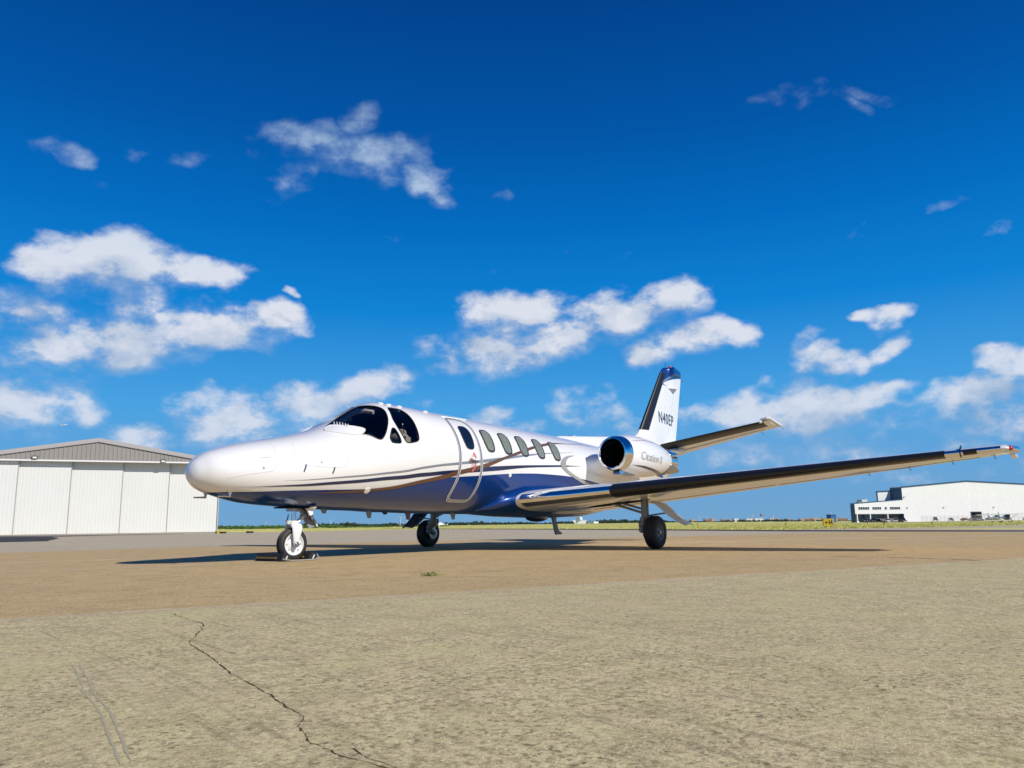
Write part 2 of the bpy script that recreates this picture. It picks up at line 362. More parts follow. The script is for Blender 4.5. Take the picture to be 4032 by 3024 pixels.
c = t.mix(t.smooth(gs, .35, .65), (.46, .45, .12), (.72, .64, .25)); c = t.mix(t.smooth(gb, .4, .65), c, (.60, .58, .18)); c = t.mix(t.math('MULTIPLY', t.smooth(gf, .5, .7), .5), c, (.32, .33, .09))
t.set(b.inputs['Base Color'], c)
M['blade'] = grain(mat('grass_blades', (.60, .57, .18), .8, spec=.1), .6, .35)

# far grass terrain: polar grid about the camera
rs = [6, 14, 25, 34, 42, 50, 60, 75, 95, 120, 160, 220, 300, 420, 542, 700, 1000, 2000, 5000, 12000]
na = 144; vs = [(CAM.x, CAM.y, -.02)]; fs = []
for r in rs:
    for k in range(na):
        a = 2*math.pi*k/na; x = CAM.x+r*math.cos(a); y = CAM.y+r*math.sin(a); vs.append((x, y, gz(x, y)-.02))
for k in range(na): fs.append((0, 1+k, 1+(k+1) % na))
for i in range(len(rs)-1):
    for k in range(na): fs.append((1+i*na+k, 1+(i+1)*na+k, 1+(i+1)*na+(k+1) % na, 1+i*na+(k+1) % na))
gobj = newobj('ground', vs, fs, M['grass']); tag(gobj, 'flat yellow-green grass field stretching to the horizon', kind='structure')
def sheet(name, poly, z, material, label=None, parent=None, terr=False):
    vs = [(x, y, (z+(gz(x, y) if terr else 0))) for x, y in poly]
    o = newobj(name, vs, [tuple(range(len(vs)))], material, parent, smooth=False)
    bm = bmesh.new(); bm.from_mesh(o.data); bmesh.ops.triangulate(bm, faces=bm.faces)
    for f in bm.faces:
        f.normal_update()
        if f.normal.z < 0: f.normal_flip()
    bm.to_mesh(o.data); bm.free()
    if parent is None: tag(o, label, kind='structure')
    return o
apron = sheet('apron', [(-60, 80), (-60, -60), (30, -60), (29.5, -20), (29.0, -6.3), (34.66, 4.08), (48.3, 22.0), (61.6, 41.9), (62.9, 50.1), (62, 61.2), (53.2, 59.9), (45.7, 58.8), (49, 73.5), (52, 76), (52, 110), (0, 130)], -.012, M['lightapron'], 'pale grey beige apron asphalt running up to the hangar and the grass')
strip = sheet('asphalt_strip', [(86.3, 86.5), (53.1, 35.4), (41.3, 18.0), (29.4, 2.36), (25.9, -6.53), (25.5, -30), (28.5, -30), (29.0, -6.28), (34.66, 4.08), (48.3, 22.0), (61.6, 41.9), (95.4, 96)], -.008, M['darkstrip'], 'dark asphalt strip between the apron and the grass')
brown = sheet('paving', [(-40, 13), (1.72, 9.6), (4.2, 9.26), (7.2, 8.6), (11.7, 7.5), (15.6, 4.6), (18.8, 2.2), (21.1, .46), (27.07, -1.41), (25.2, -5.0), (23.3, -6.74), (21, -14), (20, -40), (-40, -40)], 0.0, M['brown'], 'brown aggregate paving under the jet')
slab = sheet('concrete_slab', [(-30, 6.6), (-12, -.95), (-3.59, -4.49), (-.85, -5.66), (5.18, -8.19), (14, -11.9), (40, -22.8), (30, -60), (-60, -60), (-60, 10)], .004, M['conc'], 'worn pale concrete slab in the foreground')
pav = sheet('taxiway', [(36.4, 4.7), (49.4, -.7), (66.7, -3.25), (120, -9), (120, -40), (28.5, -30), (29.0, -6.28), (34.66, 4.08)], -.010, M['lightapron'], 'pale taxiway beyond the dark strip at the right', terr=True)
def ribbon(name, pts, wd, z, material, parent, jit=0.0, sub=1):
    P = [Vector((x, y, 0)) for x, y in pts]; Q = []
    for a, b2 in zip(P[:-1], P[1:]):
        for i in range(sub):
            q = a.lerp(b2, i/sub)
            if jit: q += Vector((random.uniform(-jit, jit), random.uniform(-jit, jit), 0))
            Q.append(q)
    Q.append(P[-1]); vs = []; fs = []
    for i, q in enumerate(Q):
        d = (Q[min(i+1, len(Q)-1)]-Q[max(i-1, 0)]).normalized(); nn = Vector((-d.y, d.x, 0))
        ww = wd if not isinstance(wd, (list, tuple)) else wd[0]+(wd[1]-wd[0])*i/(len(Q)-1)
        ww *= (random.uniform(.12, 1.0)**1.4*1.7 if material is M['crack'] else random.uniform(.7, 1.3)) if jit else 1
        if jit and i in (0, len(Q)-1): ww *= .2
        vs += [tuple(q+nn*ww/2+Vector((0, 0, z))), tuple(q-nn*ww/2+Vector((0, 0, z)))]
        if i: fs.append((2*i, 2*i+1, 2*i-1, 2*i-2))
    o = newobj(name, vs, fs, material, parent, smooth=False)
    if o.data.polygons[0].normal.z < 0: o.data.flip_normals()
    return o
ribbon('crack', [(-2.95, -4.96), (-3.03, -5.24), (-3.18, -5.65), (-3.32, -5.83), (-3.54, -6.12)], (.006, .004), .0048, M['crack'], slab, .012, 6)
ribbon('crack', [(-3.54, -6.12), (-3.66, -6.43), (-3.76, -6.67), (-3.83, -6.83), (-3.88, -6.98), (-3.96, -7.2), (-4.03, -7.37), (-4.07, -7.48), (-4.14, -7.55), (-4.17, -7.61), (-4.21, -7.67), (-4.22, -7.74), (-4.24, -7.80), (-4.26, -8.3), (-4.35, -9)], (.0048, .0028), .0048, M['crack'], slab, .004, 7)
ribbon('crack', [(-4.19, -7.78), (-4.22, -7.86), (-4.26, -8.1), (-4.25, -8.6)], .003, .0048, M['crack'], slab, .004, 6)
M['scuff'] = mat('tyre_scuff', (.42, .37, .24), .9)
for k in (0, .022):
    ribbon('tyre_mark', [(-4.02+k, -6.2), (-4.16+k, -6.57), (-4.23+k, -6.73), (-4.29+k, -6.92), (-4.34+k, -7.06), (-4.41+k, -7.23), (-4.52+k, -7.5)], .006, .0048, M['scuff'], slab, .002, 6)
ribbon('pale_edge', [(-12, -.93), (-3.59, -4.47), (-.85, -5.64), (5.18, -8.17), (14, -11.88)], .09, .0048, M['paleband'], slab, .02, 14)
ribbon('joint_line', [(5.14, -6.08), (5.05, -6.4), (5.02, -6.7), (4.99, -7.03), (4.8, -7.5), (4.5, -7.97)], .05, .0008, M['crack'], brown, .02, 4)
ribbon('joint_line', [(-1.0, -3.6), (-.4, -3.95), (.1, -4.5), (.3, -4.9)], .010, .0008, M['crack'], brown, .01, 8)
ribbon('pale_lane', [(-9, 3.8), (-2.14, 1.2), (-.42, .36), (1.39, -.04), (2.31, -.05), (5.2, -.2)], .14, .0008, M['paleband'], brown, .02, 12)
ribbon('pale_lane', [(-9, 8), (-.55, 3.65), (.5, 3.2), (1.84, 3.05), (5, 2.3)], .25, .0008, M['paleband'], brown, .03, 12)
ribbon('pale_lane', [(8, 0.4), (10.8, -1.16), (13.2, -2.4), (15.6, -4.0), (18.8, -7.1)], .45, .0008, M['paleband'], brown, .05, 12)
ribbon('pale_lane', [(9.3, -2.5), (12.5, -4.8), (15, -7.3)], .12, .0008, M['paleband'], brown, .05, 12)
sheet('white_mark', [(16.54, -2.9), (16.5, -3.8), (15.76, -3.93), (15.77, -3.2)], .0012, M['paleband'], parent=brown)
sheet('painted_shadow', [(19.2, 65.5), (20.8, 60.3), (20.3, 50.3), (16.5, 40.5), (13.1, 33.4), (11.6, 30.5), (10.5, 27.8), (8.7, 28.2), (7.07, 28.7), (2, 45)], -.004, M['darkstrip'], parent=apron)  # cast shadow of something unseen, painted as a dark sheet
sheet('dark_wedge', [(25.5, 72.6), (29.7, 62.7), (35.3, 58.9), (33.4, 55.6), (25.2, 53.5), (20.3, 50.3), (20.8, 60.3)], -.004, grain(mat('dark_wedge_surface', (.15, .13, .11), .9), 2, .3), parent=apron)  # dark wedge on the apron, one grainy dark tone
# loose grit on the slab and paving
mb = MB()
for i in range(260):
    d = random.uniform(0, 1)**1.4; X = -5.3+8*d*1.0+random.uniform(-1, 1); Y = -8.4+10*d+random.uniform(-3, 3)
    if (Vector((X, Y, 0))-Vector((CAM.x, CAM.y, 0))).length < 1.2: continue
    r = random.uniform(.0015, .004)*(1+d*.9); mb.ball((X, Y, .004+r*.3), (r, r*.8, r*.5), 5, 3)
tag(mb.build('grit', grain(mat('pale_grit', (.55, .5, .4), .8), 40, .4)), 'scattered pale grit lying on the paving', 'grit', kind='stuff')
# weed in the paving
mb = MB()
for i in range(50):
    a = random.uniform(0, 6.28); r = random.uniform(0, .07); x = .06+r*math.cos(a)*1.0; y = -4.08+r*math.sin(a)*1.0; h = random.uniform(.01, .04); l = random.uniform(.03, .09); da = random.uniform(0, 6.28)
    dx, dy = math.cos(da), math.sin(da)
    mb.add([(x-dy*.003, y+dx*.003, 0), (x+dy*.003, y-dx*.003, 0), (x+dx*l*.5, y+dy*l*.5, h), (x+dx*l, y+dy*l, h*.6)], [(0, 1, 2), (2, 1, 3)])
tag(mb.build('weed', mat('weed_green', (.26, .27, .09), .7), fix=False), 'small green weed growing flat on the brown paving', 'weed')

# grass tufts near the field edge
def tufts(name, n, region, h0, h1, label, material):
    vs = np.empty((n*6, 3)); k = 0; pos = region(n)
    hh = rng.uniform(h0, h1, n)
    for i in range(n):
        x, y = pos[i]; z = gz(x, y)-.02; h = hh[i]
        for j in range(2):
            a = rng.uniform(0, 6.28); w2 = h*rng.uniform(.3, .9); lx, ly = rng.uniform(-.4, .4, 2)*h
            vs[k] = (x-math.cos(a)*w2, y-math.sin(a)*w2, z); vs[k+1] = (x+math.cos(a)*w2, y+math.sin(a)*w2, z); vs[k+2] = (x+lx, y+ly, z+h); k += 3
    o = newobj(name, vs.tolist(), [(3*i, 3*i+1, 3*i+2) for i in range(2*n)], material, smooth=False); tag(o, label, 'grass', kind='stuff'); return o
edge = [Vector(p) for p in [(46.5, 59), (53.2, 60.2), (62, 61.6), (62.9, 50.1), (61.7, 41.9), (48.6, 22.0), (35, 4.3)]]
def reg(n):
    out = []
    while len(out) < n:
        px = random.uniform(850, 4032); D = random.uniform(35, 60)**1.0*random.choice([1, 1, 1.3, 1.8, 2.6, 4]); p = spot(px, D)
        ok = False
        x, y = p.x, p.y
        # beyond the field edge as seen from the apron
        if y < 60:
            ex = np.interp(y, [-3.2, -.7, 4.3, 22, 41.9, 50, 60], [68, 50.5, 36, 49, 62, 63.3, 62.2]); ok = x > ex+.2
        else: ok = (y > 61.5 and x > 50) or x > 64
        if y > 70 and x < 50: ok = False
        if ok: out.append((x, y))
    return out
tufts('grass_tufts', 26000, reg, .02, .085, 'low tufts of yellow-green grass across the field', M['blade'])

# ------------------------------------------------------------------ far treeline, shrubs
M['tree'] = grain(mat('far_foliage', (.040, .062, .045), .9, spec=.1), .25, .55)
M['shrub'] = grain(mat('field_shrubs', (.07, .13, .03), .9, spec=.1), .5, .5)
def clumps(name, gen, material, label, cat):
    vs = []; fs = []
    for (c, r, h) in gen:
        for j in range(7):
            cx_ = c+Vector((random.uniform(-r, r), random.uniform(-r, r), random.uniform(.25, .8)*h)); q = random.uniform(.22, .5)*h; k = len(vs)
            o = [Vector((1, 0, 0)), Vector((-1, 0, 0)), Vector((0, 1, 0)), Vector((0, -1, 0)), Vector((0, 0, .8)), Vector((0, 0, -1))]
            vs += [cx_+Vector((p.x*random.uniform(.6, 1.3), p.y*random.uniform(.6, 1.3), p.z*random.uniform(.6, 1.2)))*q for p in o]
            fs += [(k+a, k+b2, k+cc) for a, b2, cc in ((0, 2, 4), (2, 1, 4), (1, 3, 4), (3, 0, 4), (2, 0, 5), (1, 2, 5), (3, 1, 5), (0, 3, 5))]
    o = newobj(name, vs, fs, material, smooth=False); tag(o, label, cat, kind='stuff'); return o
def gen_trees():
    out = []
    px = 845
    while px < 3400:
        D = random.uniform(900, 1300); base = 10 + 3*math.sin(px*.011)+2*math.sin(px*.037+1)
        if 1250 < px < 1700: base += 3
        if 2400 < px < 2620: base += 2
        if px > 2650: base -= 4
        h = max(2.0, base*random.uniform(.6, 1.25))*D/FPX*.9+.9
        out.append((spot(px, D)+Vector((0, 0, -.6)), random.uniform(2, 5), h)); px += random.uniform(2.2, 5.5)
    return out
clumps('far_treeline', gen_trees(), M['tree'], 'dark line of distant trees along the horizon', 'trees')
def gen_shrubs():
    out = []
    for i in range(260):
        px = random.uniform(845, 1750); D = random.uniform(260, 480); out.append((spot(px, D)-Vector((0, 0, .3)), random.uniform(.8, 3.0), random.uniform(.7, 1.7)*(1 if px < 1350 else .6)))
    return out
clumps('field_shrubs', gen_shrubs(), M['shrub'], 'bright green low shrubs at the far edge of the grass', 'shrubs')

# ------------------------------------------------------------------ left hangar
M['sidingwhite'] = grain(mat('off_white_metal_siding', (.70, .71, .68), .45), .4, .05)
M['sidinggrey'] = grain(mat('grey_metal_siding', (.29, .27, .25), .5), .5, .08)
M['trimgrey'] = mat('grey_trim', (.40, .38, .38), .5); M['trimwhite'] = mat('white_trim', (.78, .78, .78), .5)
M['roofmetal'] = mat('metal_roof', (.35, .35, .36), .5); M['lampglass'] = mat('lamp_lens', (.75, .75, .72), .2); M['lampbody'] = mat('lamp_housing', (.03, .03, .03), .5)
A0 = Vector((*spot(856, 93.4, 2085).xy, 0)); A1 = Vector((*spot(0, 85, 2095).xy, 0)); E1 = (A1-A0).normalized(); N1 = Vector((-E1.y, E1.x, 0))
if (CAM-A0).dot(N1) < 0: N1 = -N1
def wallhit(px, py, P0, N, E):
    d = FV + RV*((px-2016)/FPX) - UV*((py-1512)/FPX); t_ = (P0-CAM).dot(N)/d.dot(N); p = CAM+d*t_; return (p-P0).dot(E), p.z
def corr(mb, P0, E, N, u0, u1, zb, ztop, pitch=.30, depth=.03, rec=0.0):
    """corrugated sheet: zb, ztop are functions or numbers of u"""
    fb = zb if callable(zb) else (lambda u: zb); ft = ztop if callable(ztop) else (lambda u: ztop)
    us = []; u = u0
    while u < u1-1e-3:
        for a, dd in ((0, 0), (.62, 0), (.74, 1), (.88, 1), (1.0, 0)):
            uu = u+a*pitch
            if uu <= u1: us.append((uu, dd))
        u += pitch
    us.append((u1, 0)); vs = []
    for uu, dd in us:
        p = P0+E*uu+N*(dd*depth-rec); vs += [Vector((p.x, p.y, fb(uu))), Vector((p.x, p.y, ft(uu)))]
    mb.add(vs, [(2*i, 2*i+2, 2*i+3, 2*i+1) for i in range(len(us)-1)])
hang = empty('hangar', 'large hangar with off-white sliding doors and grey gable, behind the jet nose', 'hangar', loc=tuple(A0))
def par(o): o.parent = hang; o.matrix_parent_inverse = Matrix.Translation(-A0); return o
up_, zp = wallhit(391, 1725, A0, N1, E1); ue, ze = wallhit(858, 1812, A0, N1, E1); _, zf = wallhit(0, 1812, A0, N1, E1)
ZF = zf; UL = 2*up_; ZE = ze
ztop = lambda u: zp-(zp-ZE)*abs(u-up_)/up_
rec = [1.35, 1.10, .94, .66, .44]
lb = [wallhit(px, 2000, A0-N1*r_, N1, E1)[0] for px, r_ in ((854, 1.35), (662, 1.10), (477, .94), (272, .66), (60, .44))]+[UL]; UC = lb[0]
mb = MB(); corr(mb, A0, E1, N1, -.1, UL, ZF+.15, lambda u: ztop(u)-.42, pitch=.45, depth=.05); par(mb.build('gable_siding', M['sidinggrey'], fix=False))
mb = MB()
for a, b2 in ((-.35, up_), (up_, UL+.35)):
    p, q = A0+E1*a, A0+E1*b2
    mb.prism([(p.x, p.y, ztop(a)-.45), (q.x, q.y, ztop(b2)-.45), (q.x, q.y, ztop(b2)), (p.x, p.y, ztop(a))], N1*.18)
par(mb.build('roof_edge', M['trimgrey']))
p, q = A0-E1*.1, A0+E1*UL
mb = MB(); mb.prism([(p.x, p.y, ZF-.02), (q.x, q.y, ZF-.02), (q.x, q.y, ZF+.14), (p.x, p.y, ZF+.14)], N1*.1); par(mb.build('lintel', M['trimwhite']))
mb = MB(); back = -N1*42
for a, b2 in ((-.35, up_), (up_, UL+.35)):
    p, q = A0+E1*a, A0+E1*b2; mb.prism([Vector((p.x, p.y, ztop(a)-.1)), Vector((q.x, q.y, ztop(b2)-.1)), Vector((q.x, q.y, ztop(b2)-.1))+back, Vector((p.x, p.y, ztop(a)-.1))+back], (0, 0, .08))
par(mb.build('roof', M['roofmetal']))
mb = MB()
for u in (UC-.14, UL+.05):
    p = A0+E1*u-N1*1.45; mb.prism([Vector((p.x, p.y, -.05)), Vector((p.x, p.y, ztop(max(0, min(u, UL)))-.12)), Vector((p.x, p.y, ztop(max(0, min(u, UL)))-.12))+back, Vector((p.x, p.y, -.05))+back], E1*.12)
par(mb.build('side_wall', M['sidinggrey']))
mb = MB(); p = A0+E1*(UC-.1)-N1*1.42; mb.box(Vector((p.x, p.y, ZF/2)), (.16, .16, ZF+.1)); par(mb.build('corner_post', M['trimgrey']))

for i in range(5):
    mb = MB(); u0, u1 = lb[i], lb[i+1]+.25
    corr(mb, A0, E1, N1, u0, u1, 0.02, ZF+.1, pitch=.36, depth=.009, rec=rec[i])
    p = A0+E1*(lb[i+1]+.03)-N1*(rec[i+1] if i < 4 else rec[4])+N1*.035; mj = MB(); mj.box((p.x, p.y, ZF/2), (.07, .05, ZF-.02), Matrix.Rotation(math.atan2(E1.y, E1.x), 3, 'Z')); jl = par(mj.build('leaf_edge', M['trimgrey']))
    R = Matrix.Rotation(math.atan2(E1.y, E1.x), 3, 'Z')
    par(mb.build('door_leaf', M['sidingwhite']))
for (px, py) in ((138, 1801), (643, 1816)):
    u, z = wallhit(px, py, A0, N1, E1); p = A0+E1*u+N1*.15; R = Matrix.Rotation(math.atan2(E1.y, E1.x), 3, 'Z')
    mb = MB(); mb.box((p.x, p.y, z), (.52, .2, .34), R); o = par(mb.build('flood_lamp', M['lampbody']))
    p2 = p+N1*.11; mb = MB(); mb.box((p2.x, p2.y, z-.03), (.40, .03, .2), R); l = mb.build('lens', M['lampglass']); l.parent = o
u, z = wallhit(839, 2035, A0-N1*1.4, N1, E1); p = A0+E1*u-N1*1.38; mb = MB(); mb.box((p.x, p.y, z), (.3, .05, .4), R); par(mb.build('sign_plate', mat('pale_pink_plate', (.62, .52, .5), .5)))

# ------------------------------------------------------------------ right hangar complex
M['wallwhite'] = grain(mat('white_ribbed_wall', (.74, .75, .75), .5), .2, .04)
M['bluetrim'] = mat('dark_blue_trim', (.02, .07, .15), .5); M['sideshade'] = grain(mat('shade_blue_ribbed_wall', (.05, .12, .19), .5), .3, .1)  # ribbed side walls: their shade is painted in as dark blue
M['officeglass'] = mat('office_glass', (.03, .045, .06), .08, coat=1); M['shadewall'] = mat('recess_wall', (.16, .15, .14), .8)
B0 = spot(3370, 365, 2050); B1 = spot(4032, 412, 2045); ZB = -.92
B0.z = 0; B1.z = 0; E2 = (B1-B0).normalized(); N2 = Vector((-E2.y, E2.x, 0))
if (CAM-B0).dot(N2) < 0: N2 = -N2
H2 = lambda px, py: wallhit(px, py, B0, N2, E2)
def q2(u, z, off=0.0): p = B0+E2*u+N2*off; return Vector((p.x, p.y, z))
RB = Matrix.Rotation(math.atan2(E2.y, E2.x), 3, 'Z')
hg = empty('aircraft_hangar', 'big white hangar with blue roof edge and office block, far at the right', 'hangar', loc=(B0.x, B0.y, ZB))
def par2(o): o.parent = hg; o.matrix_parent_inverse = Matrix.Translation(-Vector((B0.x, B0.y, ZB))); return o
def reach(u, px):
    lo, hi = 0.0, 120.0
    for _ in range(40):
        mid = (lo+hi)/2; d = q2(u, 5, -mid)-CAM; x = 2016+FPX*d.dot(RV)/d.dot(FV)
        if x > px: lo = mid
        else: hi = mid
    return lo
uL, zL = H2(3549, 1920); uP, zP = H2(3802, 1896); uR, zR = H2(4032, 1908); uE = uP+(uP-uL); 
zt = lambda u: (zL+(zP-zL)*(u-uL)/(uP-uL)) if u < uP else (zP+(zR-zP)*(u-uP)/(uR-uP))
ud0, zd = H2(3822, 2016); ud1, _ = H2(3862, 2016)
mb = MB(); corr(mb, B0, E2, N2, uL, ud0, ZB, zt, pitch=1.0, depth=.06); corr(mb, B0, E2, N2, ud0, ud1, zd, zt, pitch=1.0, depth=.06); corr(mb, B0, E2, N2, ud1, uE, ZB, zt, pitch=1.0, depth=.06)
par2(mb.build('front_wall', M['wallwhite'], fix=False))
mb = MB()
for a, b2 in ((uL-.3, uP), (uP, uE+.3)):
    mb.prism([q2(a, zt(max(a, uL))-.1), q2(b2, zt(b2)-.1), q2(b2, zt(b2)+.55), q2(a, zt(max(a, uL))+.55)], N2*.3)
par2(mb.build('roof_edge', M['bluetrim']))
L1 = reach(uL, 3511); bk = -N2*L1; mb = MB()
for a, b2 in ((uL, uP), (uP, uE)): mb.prism([q2(a, zt(a)), q2(b2, zt(b2)), q2(b2, zt(b2))+bk, q2(a, zt(a))+bk], (0, 0, .3))
par2(mb.build('roof', M['roofmetal']))
# left side wall, its shade put into the dark blue colour
mb = MB(); pS = q2(uL, 0); corr(mb, Vector((pS.x, pS.y, 0)), -N2, -E2, 0, L1, ZB, zL, pitch=1.6, depth=.12); par2(mb.build('side_wall', M['sideshade'], fix=False))
mb = MB(); mb.prism([q2(uE, ZB), q2(uE, zt(uE)), q2(uE, zt(uE))+bk, q2(uE, ZB)+bk], E2*.2); par2(mb.build('side_wall', M['sideshade']))
# dark interior behind the big door opening
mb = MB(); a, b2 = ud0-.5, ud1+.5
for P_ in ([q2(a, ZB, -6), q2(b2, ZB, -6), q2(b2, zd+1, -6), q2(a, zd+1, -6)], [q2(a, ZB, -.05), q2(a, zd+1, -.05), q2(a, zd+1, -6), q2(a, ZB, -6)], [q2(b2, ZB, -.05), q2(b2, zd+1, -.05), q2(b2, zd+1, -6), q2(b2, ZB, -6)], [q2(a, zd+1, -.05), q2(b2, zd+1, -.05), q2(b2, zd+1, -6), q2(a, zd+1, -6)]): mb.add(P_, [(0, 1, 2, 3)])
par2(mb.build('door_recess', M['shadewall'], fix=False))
mb = MB()
for u in (ud0, ud1): mb.box(q2(u, (ZB+zd)/2, .1), (.35, .3, zd-ZB), RB)
mb.box(q2((ud0+ud1)/2, zd, .1), (ud1-ud0+.35, .3, .35), RB); par2(mb.build('door_frame', M['bluetrim']))
# rear bay and rooftop unit
def backhit(px, py, off):
    return wallhit(px, py, B0-N2*off, N2, E2)
ua_, za_ = backhit(3452, 1938, L1); ub_, zb_ = backhit(3513, 1934, L1)
mb = MB(); corr(mb, B0, E2, N2, ua_, ub_+1, ZB, lambda u: za_+(zb_-za_)*(u-ua_)/(ub_-ua_), 1.0, .05, rec=L1); mb.prism([q2(ub_+1, ZB, -L1-.1), q2(uE, ZB, -L1-.1), q2(uE, zb_, -L1-.1), q2(ub_+1, zb_, -L1-.1)], -N2*8); par2(mb.build('rear_bay', M['wallwhite'], fix=False))
mb = MB(); mb.prism([q2(ua_-.3, za_-.1, -L1+.2), q2(ub_+1, zb_-.1, -L1+.2), q2(ub_+1, zb_+.5, -L1+.2), q2(ua_-.3, za_+.5, -L1+.2)], -N2*.5); mb.box(q2(ua_, (za_+ZB)/2, -L1), (.5, .4, za_-ZB), RB); par2(mb.build('rear_bay_trim', M['bluetrim']))
# office block
_, zo0 = H2(3370, 1984); _, zo1 = H2(3549, 1968.5); _, zc = H2(3460, 2024); uo1 = uL
zo = lambda u: zo0+(zo1-zo0)*u/uo1
WIN = [(3379, 3422, 5), (3434, 3469, 5), (3483, 3491, 1), (3503, 3544, 5)]
uw = [(H2(a, 2000)[0], H2(b3, 2000)[0], n_) for a, b3, n_ in WIN]; zw0 = H2(3460, 2006.5)[1]; zw1 = H2(3460, 1996)[1]
mb = MB(); cur = 0
corr(mb, B0, E2, N2, 0, uo1, zc, zw0, 1.0, .05); corr(mb, B0, E2, N2, 0, uo1, zw1, zo, 1.0, .05)
for a, b3, n_ in uw+[(uo1, uo1, 0)]:
    if a-cur > .2: corr(mb, B0, E2, N2, cur, a, zw0, zw1, 1.0, .05)
    cur = b3
par2(mb.build('office_wall', M['wallwhite'], fix=False))
for a, b3, n_ in uw:
    mb = MB(); mb.box(q2((a+b3)/2, zw0, .06), (b3-a, .2, .08), RB); mb.box(q2((a+b3)/2, zw1, .06), (b3-a, .2, .08), RB)
    for k in range(n_+1): mb.box(q2(a+(b3-a)*k/n_, (zw0+zw1)/2, .05), (.10, .16, zw1-zw0), RB)
    f_ = par2(mb.build('window', M['trimwhite']))
    for k in range(n_):
        pn = MB(); pn.box(q2(a+(b3-a)*(k+.5)/n_, (zw0+zw1)/2, -.1), ((b3-a)/n_-.08, .04, zw1-zw0-.05), RB); g_ = pn.build('pane', M['officeglass']); g_.parent = f_
mb = MB(); mb.prism([q2(-.3, zo(0)-.05, .1), q2(uo1, zo(uo1)-.05, .1), q2(uo1, zo(uo1)+.4, .1), q2(-.3, zo(0)+.4, .1)], -N2*.4)
L2 = reach(0, 3349); mb.prism([q2(-.3, zo(0)+.1, 0), q2(uo1, zo(uo1)+.1, 0), q2(uo1, zo(uo1)+.1, -L2), q2(-.3, zo(0)+.1, -L2)], (0, 0, .2)); par2(mb.build('office_roof', M['bluetrim']))
mb = MB(); pS = q2(0, 0); corr(mb, Vector((pS.x, pS.y, 0)), -N2, -E2, 0, L2, ZB, zo(0), pitch=1.4, depth=.1); par2(mb.build('office_side', M['sideshade'], fix=False))
LR = min(5, L2-.1); mb = MB(); mb.prism([q2(0, ZB, -LR), q2(uo1, ZB, -LR), q2(uo1, zc, -LR), q2(0, zc, -LR)], -N2*.05); mb.prism([q2(0, zc, 0), q2(uo1, zc, 0), q2(uo1, zc, -LR), q2(0, zc, -LR)], (0, 0, .1)); par2(mb.build('porch_recess', M['shadewall']))
for k in range(7):
    pn = MB(); pn.box(q2(3+k*2.1, ZB+1.9, -LR+.12), (1.9, .06, 3.2), RB); par2(pn.build('porch_pane', M['officeglass']))
for px in (3377, 3429, 3498):
    u, _ = H2(px, 2040); mb = MB(); mb.box(q2(u, (ZB+zc)/2, -.35), (.55, .55, zc-ZB), RB); mb.box(q2(u, ZB+.35, -.35), (1.1, 1.0, .7), RB); par2(mb.build('porch_column', M['trimwhite']))
u, z = H2(3412, 1976); mb = MB(); mb.box(q2(u+2.6, z+.3, -5), (3.4, 3, 1.7), RB); mb.prism([q2(u+4.3, z-.2, -4), q2(u+5.4, z+1.15, -4), q2(u+4.3, z+1.15, -4)], -N2*2.2); mb.box(q2(u+.3, z-.2, -5), (1.4, 2, .5), RB); par2(mb.build('rooftop_unit', mat('pale_unit_metal', (.6, .62, .6), .5)))
for (px, py) in ((3571, 1999), (3714, 1997.5), (3911, 1996.5), (3559, 1957)):
    u, z = H2(px, py); mb = MB(); mb.box(q2(u, z, .35), (.8, .6, .35), RB); par2(mb.build('wall_lamp', M['trimgrey']))

# cars in front of it
carglass = mat('car_glass', (.012, .015, .02), .06, coat=1)
def make_car(paint, w_=1.85, l=4.6, h=1.5, truck=False):
    root = bpy.data.objects.new('parked_car', None); COL.objects.link(root)
    prof = [(-l/2, .35), (-l/2, .8), (-l/2+.1, .95), (l*.18, 1.0), (l*.46, .8), (l/2, .7), (l/2, .35)] if not truck else [(-l/2, .5), (-l/2, 1.05), (l*.2, 1.1), (l*.46, 1.0), (l/2, .9), (l/2, .5)]
    mb = MB(); mb.prism([(x, -w_/2, z) for x, z in prof], (0, w_, 0)); r0 = (-l*.42, l*.22) if not truck else (-l*.38, l*.2)
    top = (-l*.32, l*.06)
    mb.add([(top[0], -w_*.38, h), (top[1], -w_*.38, h), (top[1], w_*.38, h), (top[0], w_*.38, h), (top[0]-.05, -w_*.40, h-.07), (top[1]+.1, -w_*.40, h-.07), (top[1]+.1, w_*.40, h-.07), (top[0]-.05, w_*.40, h-.07)], [(0, 1, 2, 3), (0, 4, 5, 1), (1, 5, 6, 2), (2, 6, 7, 3), (3, 7, 4, 0)])
    mb.build('body', paint, root)
    g_ = MB(); a = [(r0[0], -w_*.46, .95), (r0[1], -w_*.46, .95), (r0[1], w_*.46, .95), (r0[0], w_*.46, .95)]; bq = [(top[0], -w_*.39, h-.05), (top[1], -w_*.39, h-.05), (top[1], w_*.39, h-.05), (top[0], w_*.39, h-.05)]
    g_.add(a+bq, [(0, 1, 5, 4), (1, 2, 6, 5), (2, 3, 7, 6), (3, 0, 4, 7)]); g_.build('windows', carglass, root)
    for x in (-l*.31, l*.31):
        for s_ in (-1, 1): wb = MB(); wb.cyl((x, s_*(w_/2-.12), .34), (x, s_*(w_/2+.02), .34), .34, 12); wb.build('wheel', M['tyre'], root)
    for s_ in (-1, 1): hb = MB(); hb.box((l/2, s_*w_*.36, .66), (.05, .35, .14)); hb.build('headlight', M['lampglass'], root)
    return root
